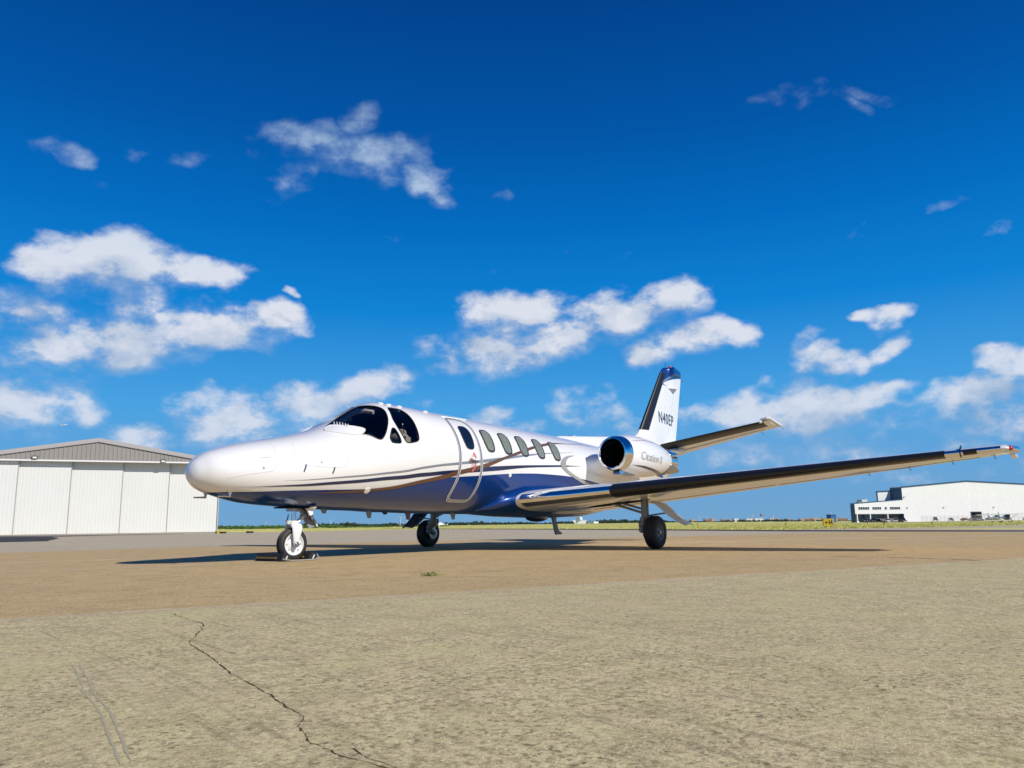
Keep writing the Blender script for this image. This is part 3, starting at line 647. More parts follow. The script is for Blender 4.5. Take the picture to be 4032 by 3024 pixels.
carcol = {'black': mat('black_car_paint', (.012, .012, .014), .25, coat=1), 'grey': mat('grey_car_paint', (.10, .11, .13), .3, coat=1), 'white': mat('white_car_paint', (.7, .7, .7), .3, coat=1), 'red': mat('red_car_paint', (.25, .01, .015), .3, coat=1), 'navy': mat('dark_blue_car_paint', (.015, .025, .06), .3, coat=1), 'green': mat('dark_green_car_paint', (.02, .05, .035), .3, coat=1)}
faceang = math.atan2((CAM-B1).y, (CAM-B1).x)
CARS = [ # px, depth, colour, length, height, yaw offset, label
 (3397, 390, 'navy', 4.4, 1.5, .3, 'dark blue car at the left end of the office porch'),
 (3430, 389, 'black', 4.7, 1.8, .2, 'black tall car by the second porch column of the far hangar office'),
 (3457, 388, 'black', 4.5, 1.5, .9, 'low black car between the middle and right porch columns'),
 (3485, 385, 'white', 4.5, 1.6, .3, 'white car just left of the right porch column'),
 (3517, 384, 'white', 4.8, 1.9, .1, 'tall white car just right of the right porch column'),
 (3545, 383, 'black', 4.9, 1.9, .5, 'black car at the corner between the office porch and the big wall'),
 (3632, 360, 'navy', 5.3, 2.1, .2, 'large dark pickup alone before the long white wall'),
 (3693, 357, 'grey', 4.5, 1.65, .3, 'grey car before the white wall right of the large pickup'),
 (3752, 355, 'red', 4.7, 1.55, 1.1, 'dark red car parked beside a grey car by the wall'),
 (3783, 354, 'grey', 4.7, 1.5, .9, 'dark grey car directly right of the dark red car'),
 (3808, 353, 'white', 4.2, 1.1, 1.3, 'low white car at the left edge of the big dark door'),
 (3846, 352, 'green', 4.6, 1.5, .9, 'dark green car standing in front of the big dark door'),
 (3995, 345, 'white', 4.8, 1.5, .9, 'white car at the far right behind the small airplanes'),
 (4026, 344, 'red', 4.5, 1.4, .8, 'dark red car cut by the right edge of the photo')]
for i, (px, D, c_, l_, h_, yo, lab) in enumerate(CARS):
    r = make_car(carcol[c_], 1.95 if h_ > 1.7 else 1.8, l_, h_, truck=(i == 6)); uu, _ = H2(px, 2050); p = q2(uu, 0, 7 if px > 3560 else 1.5); r.location = (p.x, p.y, ZB+.05); r.rotation_euler = (0, 0, faceang+yo); tag(r, lab, 'car', 'cars parked along the far hangar')
# ground under the hangar front: pavement
hp = [q2(-12, 0, 14), q2(uE+30, 0, 14), q2(uE+30, 0, -60), q2(-12, 0, -60)]
o = newobj('parking_lot', [(p.x, p.y, ZB+.03) for p in hp], [(0, 1, 2, 3)], M['lightapron'], smooth=False); tag(o, 'paved lot before the far right hangar', kind='structure')
# chain link fence
fe = empty('chain_link_fence', 'thin grey chain link fence in front of the far white hangar', 'fence', loc=tuple(q2(uL, ZB, 9)))
def par3(o): o.parent = fe; o.matrix_parent_inverse = Matrix.Translation(-fe.location); return o
fu = uL+.5; base_post = None
while fu < uR+5:
    p = q2(fu, ZB, 9); mb = MB(); mb.cyl(p, p+Vector((0, 0, 2.6)), .05, 6); par3(mb.build('post', M['trimgrey'])); fu += 3.1
mb = MB()
for z_ in (2.55, 1.4, .15):
    mb.cyl(q2(uL+.5, ZB+z_, 9), q2(uR+5, ZB+z_, 9), .03, 5)
par3(mb.build('rail', M['trimgrey']))
# air: slats of wire mesh
mb = MB(); fu = uL+.5
while fu < uR+5:
    a, b2 = q2(fu, ZB+.15, 9), q2(fu+1.2, ZB+2.55, 9); mb.cyl(a, b2, .008, 3); a, b2 = q2(fu+1.2, ZB+.15, 9), q2(fu, ZB+2.55, 9); mb.cyl(a, b2, .008, 3); fu += .3
o = par3(mb.build('wire_mesh', M['trimgrey'])); o['kind'] = 'stuff'

# ------------------------------------------------------------------ small high-wing airplanes
def small_plane(px, D, yaw, label, stripe):
    p = spot(px, D); root = empty('light_airplane', label, 'airplane', 'small airplanes parked by the far hangar', loc=(p.x, p.y, gz(p.x, p.y)-.05)); root.rotation_euler = (0, 0, yaw); root.scale = (.78, .78, .78)
    st = [(2.3, .18, .95, 1.15), (2.1, .42, .75, 1.35), (1.2, .52, .65, 1.45), (.9, .54, .62, 1.9), (.2, .55, .6, 2.05), (-.8, .52, .62, 2.0), (-1.4, .42, .75, 1.65), (-3.0, .24, 1.0, 1.5), (-5.0, .08, 1.2, 1.4)]
    vs = []; n_ = 14
    for x, w_, zb, ztp in st:
        for k in range(n_):
            a = 2*math.pi*k/n_; vs.append((x, w_*math.sin(a), (zb+ztp)/2+(ztp-zb)/2*math.cos(a)))
    fs = [(i*n_+k, i*n_+(k+1) % n_, (i+1)*n_+(k+1) % n_, (i+1)*n_+k) for i in range(len(st)-1) for k in range(n_)]+[tuple(range(n_)), tuple((len(st)-1)*n_+k for k in range(n_))]
    newobj('fuselage', vs, fs, stripe, root)
    mb = MB(); mb.prism([(1.0, 0, 2.08), (1.0, 3, 2.1), (.85, 5.5, 2.16), (-.2, 5.5, 2.16), (-.6, 3, 2.1), (-.6, 0, 2.08)], (0, 0, .16)); mb.prism([(1.0, 0, 2.08), (1.0, -3, 2.1), (.85, -5.5, 2.16), (-.2, -5.5, 2.16), (-.6, -3, 2.1), (-.6, 0, 2.08)], (0, 0, .16)); mb.build('wing', M['white'], root)
    for s_ in (-1, 1): mb = MB(); mb.cyl((.3, s_*.5, .8), (.3, s_*2.6, 2.1), .06, 6); mb.build('wing_strut', M['white'], root)
    mb = MB(); mb.prism([(-3.9, -.05, 1.4), (-4.8, -.05, 2.75), (-5.3, -.05, 2.75), (-5.2, -.05, 1.3)], (0, .1, 0)); mb.build('tail_fin', M['navy'] if stripe is M['navy'] else M['white'], root)
    mb = MB(); mb.prism([(-4.3, -1.7, 1.35), (-4.2, 0, 1.35), (-4.3, 1.7, 1.35), (-5.1, 1.7, 1.35), (-5.1, -1.7, 1.35)], (0, 0, .08)); mb.build('tailplane', M['white'], root)
    mb = MB(); mb.box((.95, 0, 1.72), (.7, .92, .36), Matrix.Rotation(-.5, 3, 'Y')); mb.build('windshield', M['darkglass'], root)
    for x, y in ((1.6, 0), (-.2, -1.15), (-.2, 1.15)):
        mb = MB(); mb.cyl((x, y-.07, .2), (x, y+.07, .2), .2, 12); mb.build('wheel', M['tyre'], root)
        mb = MB(); mb.cyl((x, y, .2), (x, y*.3, .75), .04, 6); mb.build('gear_leg', M['white'], root)
    mb = MB(); mb.box((2.38, 0, 1.05), (.04, .14, 1.8), Matrix.Rotation(.7, 3, 'X')); mb.build('propeller', M['black'], root)
    mb = MB(); mb.lathe((2.28, 0, 1.05), (1, 0, 0), [(0, .16), (.15, .12), (.28, .02)], 10); mb.build('spinner', M['white'], root)
faceR = math.atan2((CAM-spot(3950, 165)).y, (CAM-spot(3950, 165)).x)
small_plane(3965, 160, faceR+.34, 'nearer small high-wing airplane with grey and dark fuselage before the far hangar', carcol['grey'])
small_plane(3925, 182, faceR+.42, 'small high-wing airplane behind the nearer one, wing tip reaching left', M['white'])

# ------------------------------------------------------------------ taxi sign, markers, hut
sg = empty('taxiway_sign', 'yellow taxiway sign with black arrow and letter H on the grass', 'sign', loc=tuple(spot(3262, 48)))
b0 = spot(3262, 48); xr = Vector((RV.x, RV.y, 0)).normalized(); yr = Vector((-xr.y, xr.x, 0))
def sgp(x, y, z): return xr*x+yr*y+Vector((0, 0, z))
ys = mat('sign_yellow', (.55, .38, .01), .4)
mb = MB(); mb.prism([sgp(-.29, 0, .12), sgp(.29, 0, .10), sgp(.30, 0, .55), sgp(-.29, 0, .53)], yr*.16); mb.build('face_panel', ys, sg)
mb = MB(); mb.prism([sgp(.30, -.01, .09), sgp(.36, .02, .09), sgp(.36, .02, .57), sgp(.30, -.01, .56)], yr*.2); mb.prism([sgp(-.31, -.01, .53), sgp(.31, -.01, .555), sgp(.31, -.01, .575), sgp(-.31, -.01, .55)], yr*.18); mb.build('frame', M['greypaint'], sg)
for x in (-.17, .17): mb = MB(); mb.prism([sgp(x-.06, .05, -.03), sgp(x+.06, .05, -.03), sgp(x+.03, .05, .13), sgp(x-.03, .05, .13)], yr*.06); mb.build('leg', M['greypaint'], sg)
tv, tf = textmesh('H', 1, .03); mb = MB(); mb.add([sgp(.03+.20*a, -.012, .20+.27*b2) for a, b2 in tv], tf); mb.build('letter', M['black'], sg, fix=False)
mb = MB(); mb.add([sgp(x, -.012, z) for x, z in [(-.22, .325), (-.13, .24), (-.10, .265), (-.145, .305), (-.02, .305), (-.02, .345), (-.145, .345), (-.10, .385), (-.13, .41)]], [(0, 1, 2, 3), (3, 4, 5, 6), (0, 3, 6), (0, 6, 7, 8)]); mb.build('arrow', M['black'], sg, fix=False)
bh = empty('blue_hut', 'small blue box hut behind the yellow sign', 'hut', loc=tuple(spot(3275, 330)))
mb = MB(); mb.box((0, 0, 1.6), (2.8, 2.4, 3.0), RB); mb.build('walls', mat('hut_blue', (.02, .10, .28), .5), bh)
mb = MB(); mb.box((0, 0, 3.2), (3.1, 2.7, .2), RB); mb.build('roof', M['bluetrim'], bh)
mb = MB(); mb.cyl((.3, 0, 3.3), (.3, 0, 4.4), .06, 6); mb.build('mast', M['trimwhite'], bh)
for i, (px, D, lab) in enumerate([(2746, 75, 'yellow edge marker on the grass right of the near main wheel'), (3094, 66, 'yellow edge marker on the grass left of the taxiway sign'), (3416, 90, 'far yellow edge marker in front of the office porch'), (3481, 52, 'yellow edge marker with black cap right of the taxiway sign'), (3670, 58, 'yellow edge marker before the long white wall'), (3823, 88, 'far small edge marker before the big dark door'), (4014, 92, 'dark-capped edge marker near the right edge of the photo')]):
    p = spot(px, D); mk = empty('edge_marker', lab, 'marker', 'edge markers standing in the grass', loc=tuple(p))
    mb = MB(); mb.cyl((0, 0, -.05), (0, 0, .20), .035, 10); mb.build('tube', ys, mk)
    mb = MB(); mb.cyl((0, 0, .20), (0, 0, .30), .045, 10, .04); mb.build('cap', M['black'], mk)
for i, (px, wpx) in enumerate([(878, 34), (985, 22)]):
    p = spot(px, 70); o = empty('runway_light', ['yellow and black ground light box beside the left hangar corner', 'low black ground box on the grass right of the left hangar'][i], 'light', loc=tuple(p))
    mb = MB(); mb.box((0, 0, .06), (.45, .45, .16)); mb.build('box', M['black'], o)
    if i == 0: mb = MB(); mb.box(xr*-.4+Vector((0, 0, .07)), (.4, .4, .18)); mb.build('housing', ys, o)

# ------------------------------------------------------------------ far masts, buildings, water tower
M['mast'] = mat('white_mast', (.55, .58, .6), .6); M['farwhite'] = mat('far_white_wall', (.7, .72, .74), .7); M['farbrick'] = mat('far_brick', (.25, .15, .12), .8)
for i, (px, hpx) in enumerate([(1575, 36), (1600, 36), (1714, 34)]):
    p = spot(px, 900); H = hpx*900/FPX*1.0
    mk = empty('antenna_mast', ['leftmost white lattice antenna mast left of the far main gear', 'second white lattice mast, beside the far main gear door', 'white lattice antenna mast just right of the far main gear'][i], 'mast', 'lattice masts on the horizon', loc=tuple(p))
    for q in ((-.7, -.7), (.7, -.7), (.7, .7), (-.7, .7)): mb = MB(); mb.cyl((q[0], q[1], 0), (q[0], q[1], H*.85), .12, 4); mb.build('leg', M['mast'], mk)
    mb = MB(); z = 0
    while z < H*.82:
        for a, b2 in (((-.7, -.7), (.7, -.7)), ((.7, -.7), (.7, .7)), ((.7, .7), (-.7, .7)), ((-.7, .7), (-.7, -.7))):
            mb.cyl((a[0], a[1], z), (b2[0], b2[1], z+1.4), .07, 3); mb.cyl((a[0], a[1], z), (b2[0], b2[1], z), .07, 3)
        z += 1.4
    mb.build('bracing', M['mast'], mk)
    mb = MB(); mb.box((0, 0, H*.87), (3.2, 3.2, .25))
    for k in range(5): a = k*1.257; mb.cyl((1.8*math.cos(a), 1.8*math.sin(a), H*.86), (1.8*math.cos(a), 1.8*math.sin(a), H*1.02), .12, 4)
    mb.build('antenna_head', M['mast'], mk)
for px, hp_, dd_, lab in ((1049, 16, 1200, 'small power pylon above the trees left of the nose wheel'), (1302, 22, 1150, 'thin power pylon above the trees right of the nose gear door'), (2755, 16, 1200, 'thin power pylon right of the near main gear door'), (2783, 16, 1230, 'second thin power pylon right of the near main gear door'), (2967, 22, 1250, 'tall thin mast just left of the water tower'), (3048, 15, 1250, 'thin mast just right of the water tower')):
    p = spot(px, dd_); H = hp_*dd_/FPX+3; mk = empty('power_pylon', lab, 'pylon', 'thin pylons along the horizon', loc=tuple(p))
    mb = MB(); mb.tube([(-1.1, 0, 0), (-.2, 0, H)], .14, 4); mb.tube([(1.1, 0, 0), (.2, 0, H)], .14, 4); mb.build('legs', M['mast'], mk)
    for z_, w2 in ((.72, 2.6), (.88, 2.0)): mb = MB(); mb.cyl(xr*-w2+Vector((0, 0, H*z_)), xr*w2+Vector((0, 0, H*z_)), .12, 4); mb.build('cross_arm', M['mast'], mk)
# dome building and boat-shaped white building
p = spot(1722, 900); dm = empty('dome_building', 'low white domed building right of the far main gear', 'building', loc=tuple(p)); mb = MB(); mb.ball((0, 0, -1), (11, 8, 5.2), 20, 10); mb.build('dome', M['farwhite'], dm, smooth=True)
mb = MB(); mb.box((0, 0, .8), (24, 10, 1.6)); mb.build('base', M['farwhite'], dm)
p = spot(2285, 880); bt = empty('terminal_building', 'distant white ship-like building beyond the belly antenna', 'building', loc=tuple(p))
mb = MB(); mb.prism([xr*-9+Vector((0, 0, 4.2)), xr*-6+Vector((0, 0, 0)), xr*6.5+Vector((0, 0, 0)), xr*7+Vector((0, 0, 3.6))], yr*8); mb.build('main_hall', M['farwhite'], bt)
mb = MB(); mb.box(xr*-1+Vector((0, 0, 5.6)), (5, 5, 2.6)); mb.box(xr*-1.5+Vector((0, 0, 7.4)), (3.4, 3.4, .5)); mb.build('control_room', M['farwhite'], bt)
mb = MB(); mb.cyl(xr*-1+Vector((0, 0, 7)), xr*-1+Vector((0, 0, 9.5)), .15, 5); mb.build('mast', M['mast'], bt)
mb = MB(); mb.box(xr*14+Vector((0, 0, 1.2)), (10, 8, 2)); mb.build('annex', M['farwhite'], bt)
p = spot(3001, 1500); wt = empty('water_tower', 'tiny water tower on the horizon left of the taxiway sign', 'water tower', loc=tuple(p)); zz = 3.5
mb = MB(); mb.ball((0, 0, 12), (3.2, 3.2, 2.6), 14, 8); mb.build('tank', mat('tank_paint', (.30, .25, .35), .5), wt, smooth=True); mb = MB(); mb.cyl((0, 0, 0), (0, 0, 10), .7, 8); mb.build('stem', M['mast'], wt)
px = 2690; k = 0; ORD = ['first', 'second', 'third', 'fourth', 'fifth', 'sixth', 'seventh', 'eighth', 'ninth', 'tenth', 'eleventh', 'twelfth', 'thirteenth', 'fourteenth', 'fifteenth', 'sixteenth', 'seventeenth', 'eighteenth', 'nineteenth', 'twentieth', 'last', 'last', 'last', 'last', 'last', 'last']; hcols = [M['farwhite'], M['farbrick'], mat('far_tan_wall', (.42, .34, .26), .8)]
while px < 3340:
    D = 1100; p = spot(px, D); wd_ = random.uniform(5, 17); big = 2860 < px < 3060; h_ = random.uniform(2.5, 4) + (1.6 if big else 0)
    o = empty('far_house', None, 'house', 'tiny houses along the right horizon', loc=(p.x, p.y, p.z)); o['label'] = 'tiny '+('flat-roofed white shed' if big else ('tan', 'brick')[(k+1) % 2]+' pitched-roof house')+' on the horizon, '+ORD[k]+' to the right of the near main wheel'; o['group'] = 'tiny houses along the right horizon'
    R3 = Matrix.Rotation(math.atan2(xr.y, xr.x), 3, 'Z'); mb = MB(); mb.box((0, 0, h_/2), (wd_, 8, h_), R3); mb.build('walls', hcols[0] if big else hcols[1+k % 2], o)
    if not big: mb = MB(); a = xr*(wd_/2+.4); mb.prism([-a+Vector((0, 0, h_)), a+Vector((0, 0, h_)), a*.6+Vector((0, 0, h_+1.6)), -a*.6+Vector((0, 0, h_+1.6))], yr*4); mb.build('roof', M['roofmetal'], o)
    else: mb = MB(); mb.box((0, 0, h_+.15), (wd_+.6, 8.6, .3), R3); mb.build('roof', M['farwhite'], o)
    px += random.uniform(22, 55); k += 1
# distant airliner in the sky
p = sight(250, 1673, 1500); fl = empty('distant_airplane', 'tiny white airplane flying above the left hangar', 'airplane', loc=tuple(p))
mb = MB(); mb.tube([xr*-6, xr*-4, xr*4, xr*6.5+Vector((0, 0, .4))], [.2, .8, .8, .2], 8); mb.build('fuselage', M['white'], fl)
mb = MB(); mb.prism([xr*1-yr*6, xr*-1, xr*1+yr*6, xr*2.2+yr*6, xr*1.6, xr*2.2-yr*6], (0, 0, .3)); mb.build('wing', M['white'], fl)
mb = MB(); mb.prism([xr*5, xr*6.2+Vector((0, 0, 2.2)), xr*7+Vector((0, 0, 2.2)), xr*6.5], yr*.2); mb.build('tail_fin', M['white'], fl)

# ================================================================== BUSINESS JET
jet = empty('business_jet', 'white twin-engine business jet with navy belly and bronze stripe parked on the apron', 'airplane')
XS = np.array([.09, .12, .19, .25, .5, .85, 1.3, 1.8, 2.3, 2.7, 3.1, 3.5, 4.0, 5.0, 6.5, 8.0, 9.5, 11., 12.5, 13.6])
TB = np.array([[1.134,1.243,1.316,1.364,1.468,1.562,1.654,1.777,1.978,2.202,2.337,2.337,2.319,2.289,2.244,2.190,2.130,2.099,1.976,1.838],
 [1.134,1.025,.962,.922,.840,.765,.730,.706,.682,.673,.657,.650,.638,.629,.642,.680,.821,1.079,1.383,1.685],
 [.001,.125,.222,.292,.418,.516,.592,.660,.710,.749,.775,.802,.811,.810,.809,.798,.697,.518,.299,.119],
 [1.133,1.143,1.145,1.151,1.155,1.164,1.187,1.234,1.293,1.361,1.426,1.503,1.541,1.540,1.538,1.537,1.546,1.647,1.748,1.818]])
SQ = np.sqrt(XS-.09)
def slopes(v):
    h = np.diff(SQ); d = np.diff(v)/h; m_ = np.zeros(len(XS))
    for i in range(1, len(XS)-1):
        if d[i-1]*d[i] > 0:
            w1 = 2*h[i]+h[i-1]; w2 = h[i]+2*h[i-1]; m_[i] = (w1+w2)/(w1/d[i-1]+w2/d[i])
    m_[0] = d[0]; m_[-1] = d[-1]; return m_
SL = [slopes(v) for v in TB]
def sect(x):
    x = math.sqrt(min(max(x, XS[0]), XS[-1])-.09); i = min(max(int(np.searchsorted(SQ, x, side='right'))-1, 0), len(XS)-2); h = SQ[i+1]-SQ[i]; t_ = (x-SQ[i])/h
    a, b_, c_, d_ = 2*t_**3-3*t_**2+1, (t_**3-2*t_**2+t_)*h, -2*t_**3+3*t_**2, (t_**3-t_**2)*h
    return [a*v[i]+b_*s_[i]+c_*v[i+1]+d_*s_[i+1] for v, s_ in zip(TB, SL)]
def fus(x, th, off=0.0, side=1):
    """th: 0 top, positive to port, pi keel"""
    T, B, Wd, Z = sect(x); c_, s_ = math.cos(th), math.sin(th)
    p = Vector((x, -Wd*s_*side, Z+(T-Z if c_ > 0 else Z-B)*c_))
    if off:
        e = 2e-3; a = fus(x+e, th, 0, side)-fus(x-e, th, 0, side); b_ = fus(x, th+e, 0, side)-fus(x, th-e, 0, side)
        n_ = a.cross(b_).normalized(); ctr = Vector((x, 0, Z))
        if n_.dot(p-ctr) < 0: n_ = -n_
        p = p+n_*off
    return p
xs = list(.09+np.concatenate([[.0], np.geomspace(.003, .9, 24)]))+list(np.arange(1.05, 13.6, .06))+[13.6]
NS = 96
def fuse_grid(xs, off=0.0):
    vs = []
    for x in xs:
        for k in range(NS): vs.append(fus(x, 2*math.pi*k/NS, off))
    fs = [(i*NS+k, (i+1)*NS+k, (i+1)*NS+(k+1) % NS, i*NS+(k+1) % NS) for i in range(len(xs)-1) for k in range(NS)]
    fs += [tuple(range(NS)), tuple((len(xs)-1)*NS+k for k in range(NS-1, -1, -1))]
    return vs, fs
v1, f1 = fuse_grid(xs)
xin = list(np.arange(1.95, 4.25, .07)); v2, f2 = fuse_grid(xin, -.045)
k0 = len(v1); mi = [0]*len(f1)+[1]*len(f2)
fz = newobj('fuselage', v1+v2, f1+[tuple(i+k0 for i in reversed(f)) for f in f2], [M['fus'], M['dark']], jet, True, mi)
bm = bmesh.new(); bm.from_mesh(fz.data)
bm.normal_update()
# make sure outer normals point out (sign by volume of the outer shell)
outer = [f for f in bm.faces if f.material_index == 0]; inner = [f for f in bm.faces if f.material_index == 1]
def outward(fl_, want):
    s_ = 0
    for f in fl_:
        c_ = f.calc_center_median(); Z = sect(c_.x)[3]; s_ += f.normal.dot(c_-Vector((c_.x, 0, Z)))
    if (s_ > 0) != want:
        for f in fl_: f.normal_flip()
outward(outer, True); outward(inner, False); bm.to_mesh(fz.data); bm.free()

def smooth_outline(pts, n=4, closed=True):
    P = [Vector((a, b_)) for a, b_ in pts]; N = len(P); out = []
    for i in range(N if closed else N-1):
        p0, p1, p2, p3 = (P[(i+j-1) % N] if closed else P[min(max(i+j-1, 0), N-1)] for j in range(4))
        for k in range(n):
            t_ = k/n; out.append(.5*((2*p1)+(p2-p0)*t_+(2*p0-5*p1+4*p2-p3)*t_*t_+(3*p1-p0-3*p2+p3)*t_**3))
    if not closed: out.append(P[-1])
    return [(p.x, p.y) for p in out]
def patch(outline, dx=.08, dt=.08):
    """triangulated interior of an outline in (x, th)"""
    bm = bmesh.new(); vs_ = [bm.verts.new((a, b_, 0)) for a, b_ in outline]; bm.faces.new(vs_)
    bmesh.ops.triangulate(bm, faces=bm.faces)
    xa = min(p[0] for p in outline); xb = max(p[0] for p in outline); ta = min(p[1] for p in outline); tb = max(p[1] for p in outline)
    for ax, lo, hi, st_ in ((0, xa, xb, dx), (1, ta, tb, dt)):
        v = lo+st_
        while v < hi:
            co = [0, 0, 0]; no = [0, 0, 0]; co[ax] = v; no[ax] = 1
            bmesh.ops.bisect_plane(bm, geom=bm.verts[:]+bm.edges[:]+bm.faces[:], plane_co=co, plane_no=no); v += st_
    bmesh.ops.remove_doubles(bm, verts=bm.verts, dist=1e-5)
    vs_ = [(v.co.x, v.co.y) for v in bm.verts]; bm.verts.index_update(); fs_ = [tuple(v.index for v in f.verts) for f in bm.faces]; bm.free(); return vs_, fs_
def orient(o, ctrz=True):
    bm = bmesh.new(); bm.from_mesh(o.data); bm.normal_update()
    for f in bm.faces:
        c_ = f.calc_center_median(); 
        if f.normal.dot(c_-Vector((c_.x, 0, sect(c_.x)[3]))) < 0: f.normal_flip()
    bm.to_mesh(o.data); bm.free(); return o
def decal(name, outline, off, material, parent, side=1, dx=.08, dt=.08):
    vs_, fs_ = patch(outline, dx, dt); return orient(newobj(name, [fus(a, b_, off, side) for a, b_ in vs_], fs_, material, parent))
def strip2(name, up, lo, off, material, parent, side=1, n=90):
    """band between two (x, th) curves"""
    U = smooth_outline(up, 8, False); L = smooth_outline(lo, 8, False)
    ua = np.array(U); la = np.array(L); x0 = max(ua[0, 0], la[0, 0]); x1 = min(ua[-1, 0], la[-1, 0]); vs_ = []; fs_ = []
    for i in range(n+1):
        x = x0+(x1-x0)*i/n; a = np.interp(x, ua[:, 0], ua[:, 1]); b_ = max(a+.0005, np.interp(x, la[:, 0], la[:, 1]))
        for j in range(4): vs_.append(fus(x, a+(b_-a)*j/3, off, side))
        if i: fs_ += [((i-1)*4+j, (i-1)*4+j+1, i*4+j+1, i*4+j) for j in range(3)]
    return orient(newobj(name, vs_, fs_, material, parent))
def rim(name, outline, r, material, parent, side=1, off=0.0, closed=True):
    mb = MB(); mb.tube([fus(a, b_, off, side) for a, b_ in outline], r, 6, closed=closed); return mb.build(name, material, parent, smooth=True)

# outlines, (station, angle from the top)
WS = smooth_outline([(1.99, .365), (2.12, .215), (2.33, .09), (2.54, .02), (2.68, -.01), (2.76, .03), (2.84, .22), (2.93, .42), (2.965, .56), (2.95, .69), (2.91, .83), (2.85, .95), (2.79, 1.05), (2.735, 1.12), (2.67, 1.165), (2.60, 1.13), (2.48, 1.0), (2.33, .86), (2.17, .66), (2.04, .48)], 3)
WB = smooth_outline([(3.08, .52), (3.21, .52), (3.305, .557), (3.348, .641), (3.375, .755), (3.386, .893), (3.387, 1.027), (3.385, 1.148), (3.376, 1.25), (3.355, 1.297), (3.30, 1.315), (3.235, 1.32), (3.145, 1.315), (3.11, 1.288), (3.077, 1.215), (3.035, 1.085), (3.01, .967), (3.0, .855), (3.018, .755), (3.045, .645)], 2)
WA = smooth_outline([(2.931, 1.018), (2.962, 1.04), (2.99, 1.122), (3.012, 1.22), (3.018, 1.281), (3.0, 1.305), (2.93, 1.295), (2.85, 1.267), (2.828, 1.212), (2.828, 1.175), (2.856, 1.113), (2.90, 1.036)], 2)
cutters = []
for side in (1, -1):
    for ol in (WS, WB, WA):
        if ol is WS: ol = [(a, max(b_, .05)) for a, b_ in ol]
        n_ = len(ol); va, fa = patch(ol, .15, .12)
        # closed conforming prism
        bm = bmesh.new(); vi = [bm.verts.new((a, b_, 0)) for a, b_ in va]
        for f in fa:
            try: bm.faces.new([vi[i] for i in f])
            except ValueError: pass
        r = bmesh.ops.extrude_face_region(bm, geom=bm.faces[:]); top = [e for e in r['geom'] if isinstance(e, bmesh.types.BMVert)]
        for v in top: v.co.z = 1
        bmesh.ops.triangulate(bm, faces=bm.faces)
        for v in bm.verts: v.co = fus(v.co.x, v.co.y, .06 if v.co.z > .5 else -.12, side)
        bmesh.ops.recalc_face_normals(bm, faces=bm.faces)
        if bm.calc_volume(signed=True) < 0: bmesh.ops.reverse_faces(bm, faces=bm.faces[:])
        me = bpy.data.meshes.new('cut'); bm.to_mesh(me); bm.free(); me.materials.append(M['fus']); me.materials.append(M['dark'])
        for p_ in me.polygons: p_.material_index = 1
        co = bpy.data.objects.new('cut', me); COL.objects.link(co); cutters.append(co)
for co in cutters:
    md = fz.modifiers.new('b', 'BOOLEAN'); md.object = co; md.operation = 'DIFFERENCE'; md.solver = 'EXACT'
bpy.context.view_layer.update(); dg = bpy.context.evaluated_depsgraph_get()
nm = bpy.data.meshes.new_from_object(fz.evaluated_get(dg)); fz.modifiers.clear(); fz.data = nm
print('FUSELAGE faces', len(nm.polygons), 'mats', [m_.name for m_ in nm.materials])
for co in cutters: bpy.data.objects.remove(co)
bm = bmesh.new(); bm.from_mesh(fz.data)
for e in bm.edges:
    if len(e.link_faces) == 2 and (e.calc_face_angle(0) > math.radians(30) or e.link_faces[0].material_index != e.link_faces[1].material_index): e.smooth = False
bm.to_mesh(fz.data); bm.free()
for p_ in fz.data.polygons: p_.use_smooth = True

for side in (1, -1):
    for nm_, ol in (('windshield', WS), ('cockpit_window', WB), ('cockpit_vent_window', WA)):
        if ol is WS: ol = [(a, max(b_, .05)) for a, b_ in ol]
        g_ = decal(nm_, ol, -.012, M['glass'], jet, side); rim('seal', ol, .011, M['frame'], g_, side, -.004)
# white bleed-air fairing with its row of nozzles at the windshield foot
FA = smooth_outline([(1.97, .40), (2.07, .31), (2.13, .325), (2.205, .45), (2.315, .612), (2.40, .736), (2.465, .85), (2.40, .905), (2.30, .88), (2.14, .72), (2.02, .56)], 3)
for side in (1, -1):
    f_ = decal('air_duct_fairing', FA, .014, M['white'], jet, side, .05, .05)
    rim('lip', FA, .014, M['white'], f_, side, .006)
    mb = MB()
    for k in range(6):
        p_ = fus(2.165+k*.021, .355+k*.052, .02, side); q_ = fus(2.175+k*.021, .335+k*.052, .05, side); mb.cyl(p_, q_, .006, 6)
    mb.build('nozzles', M['white'], f_)
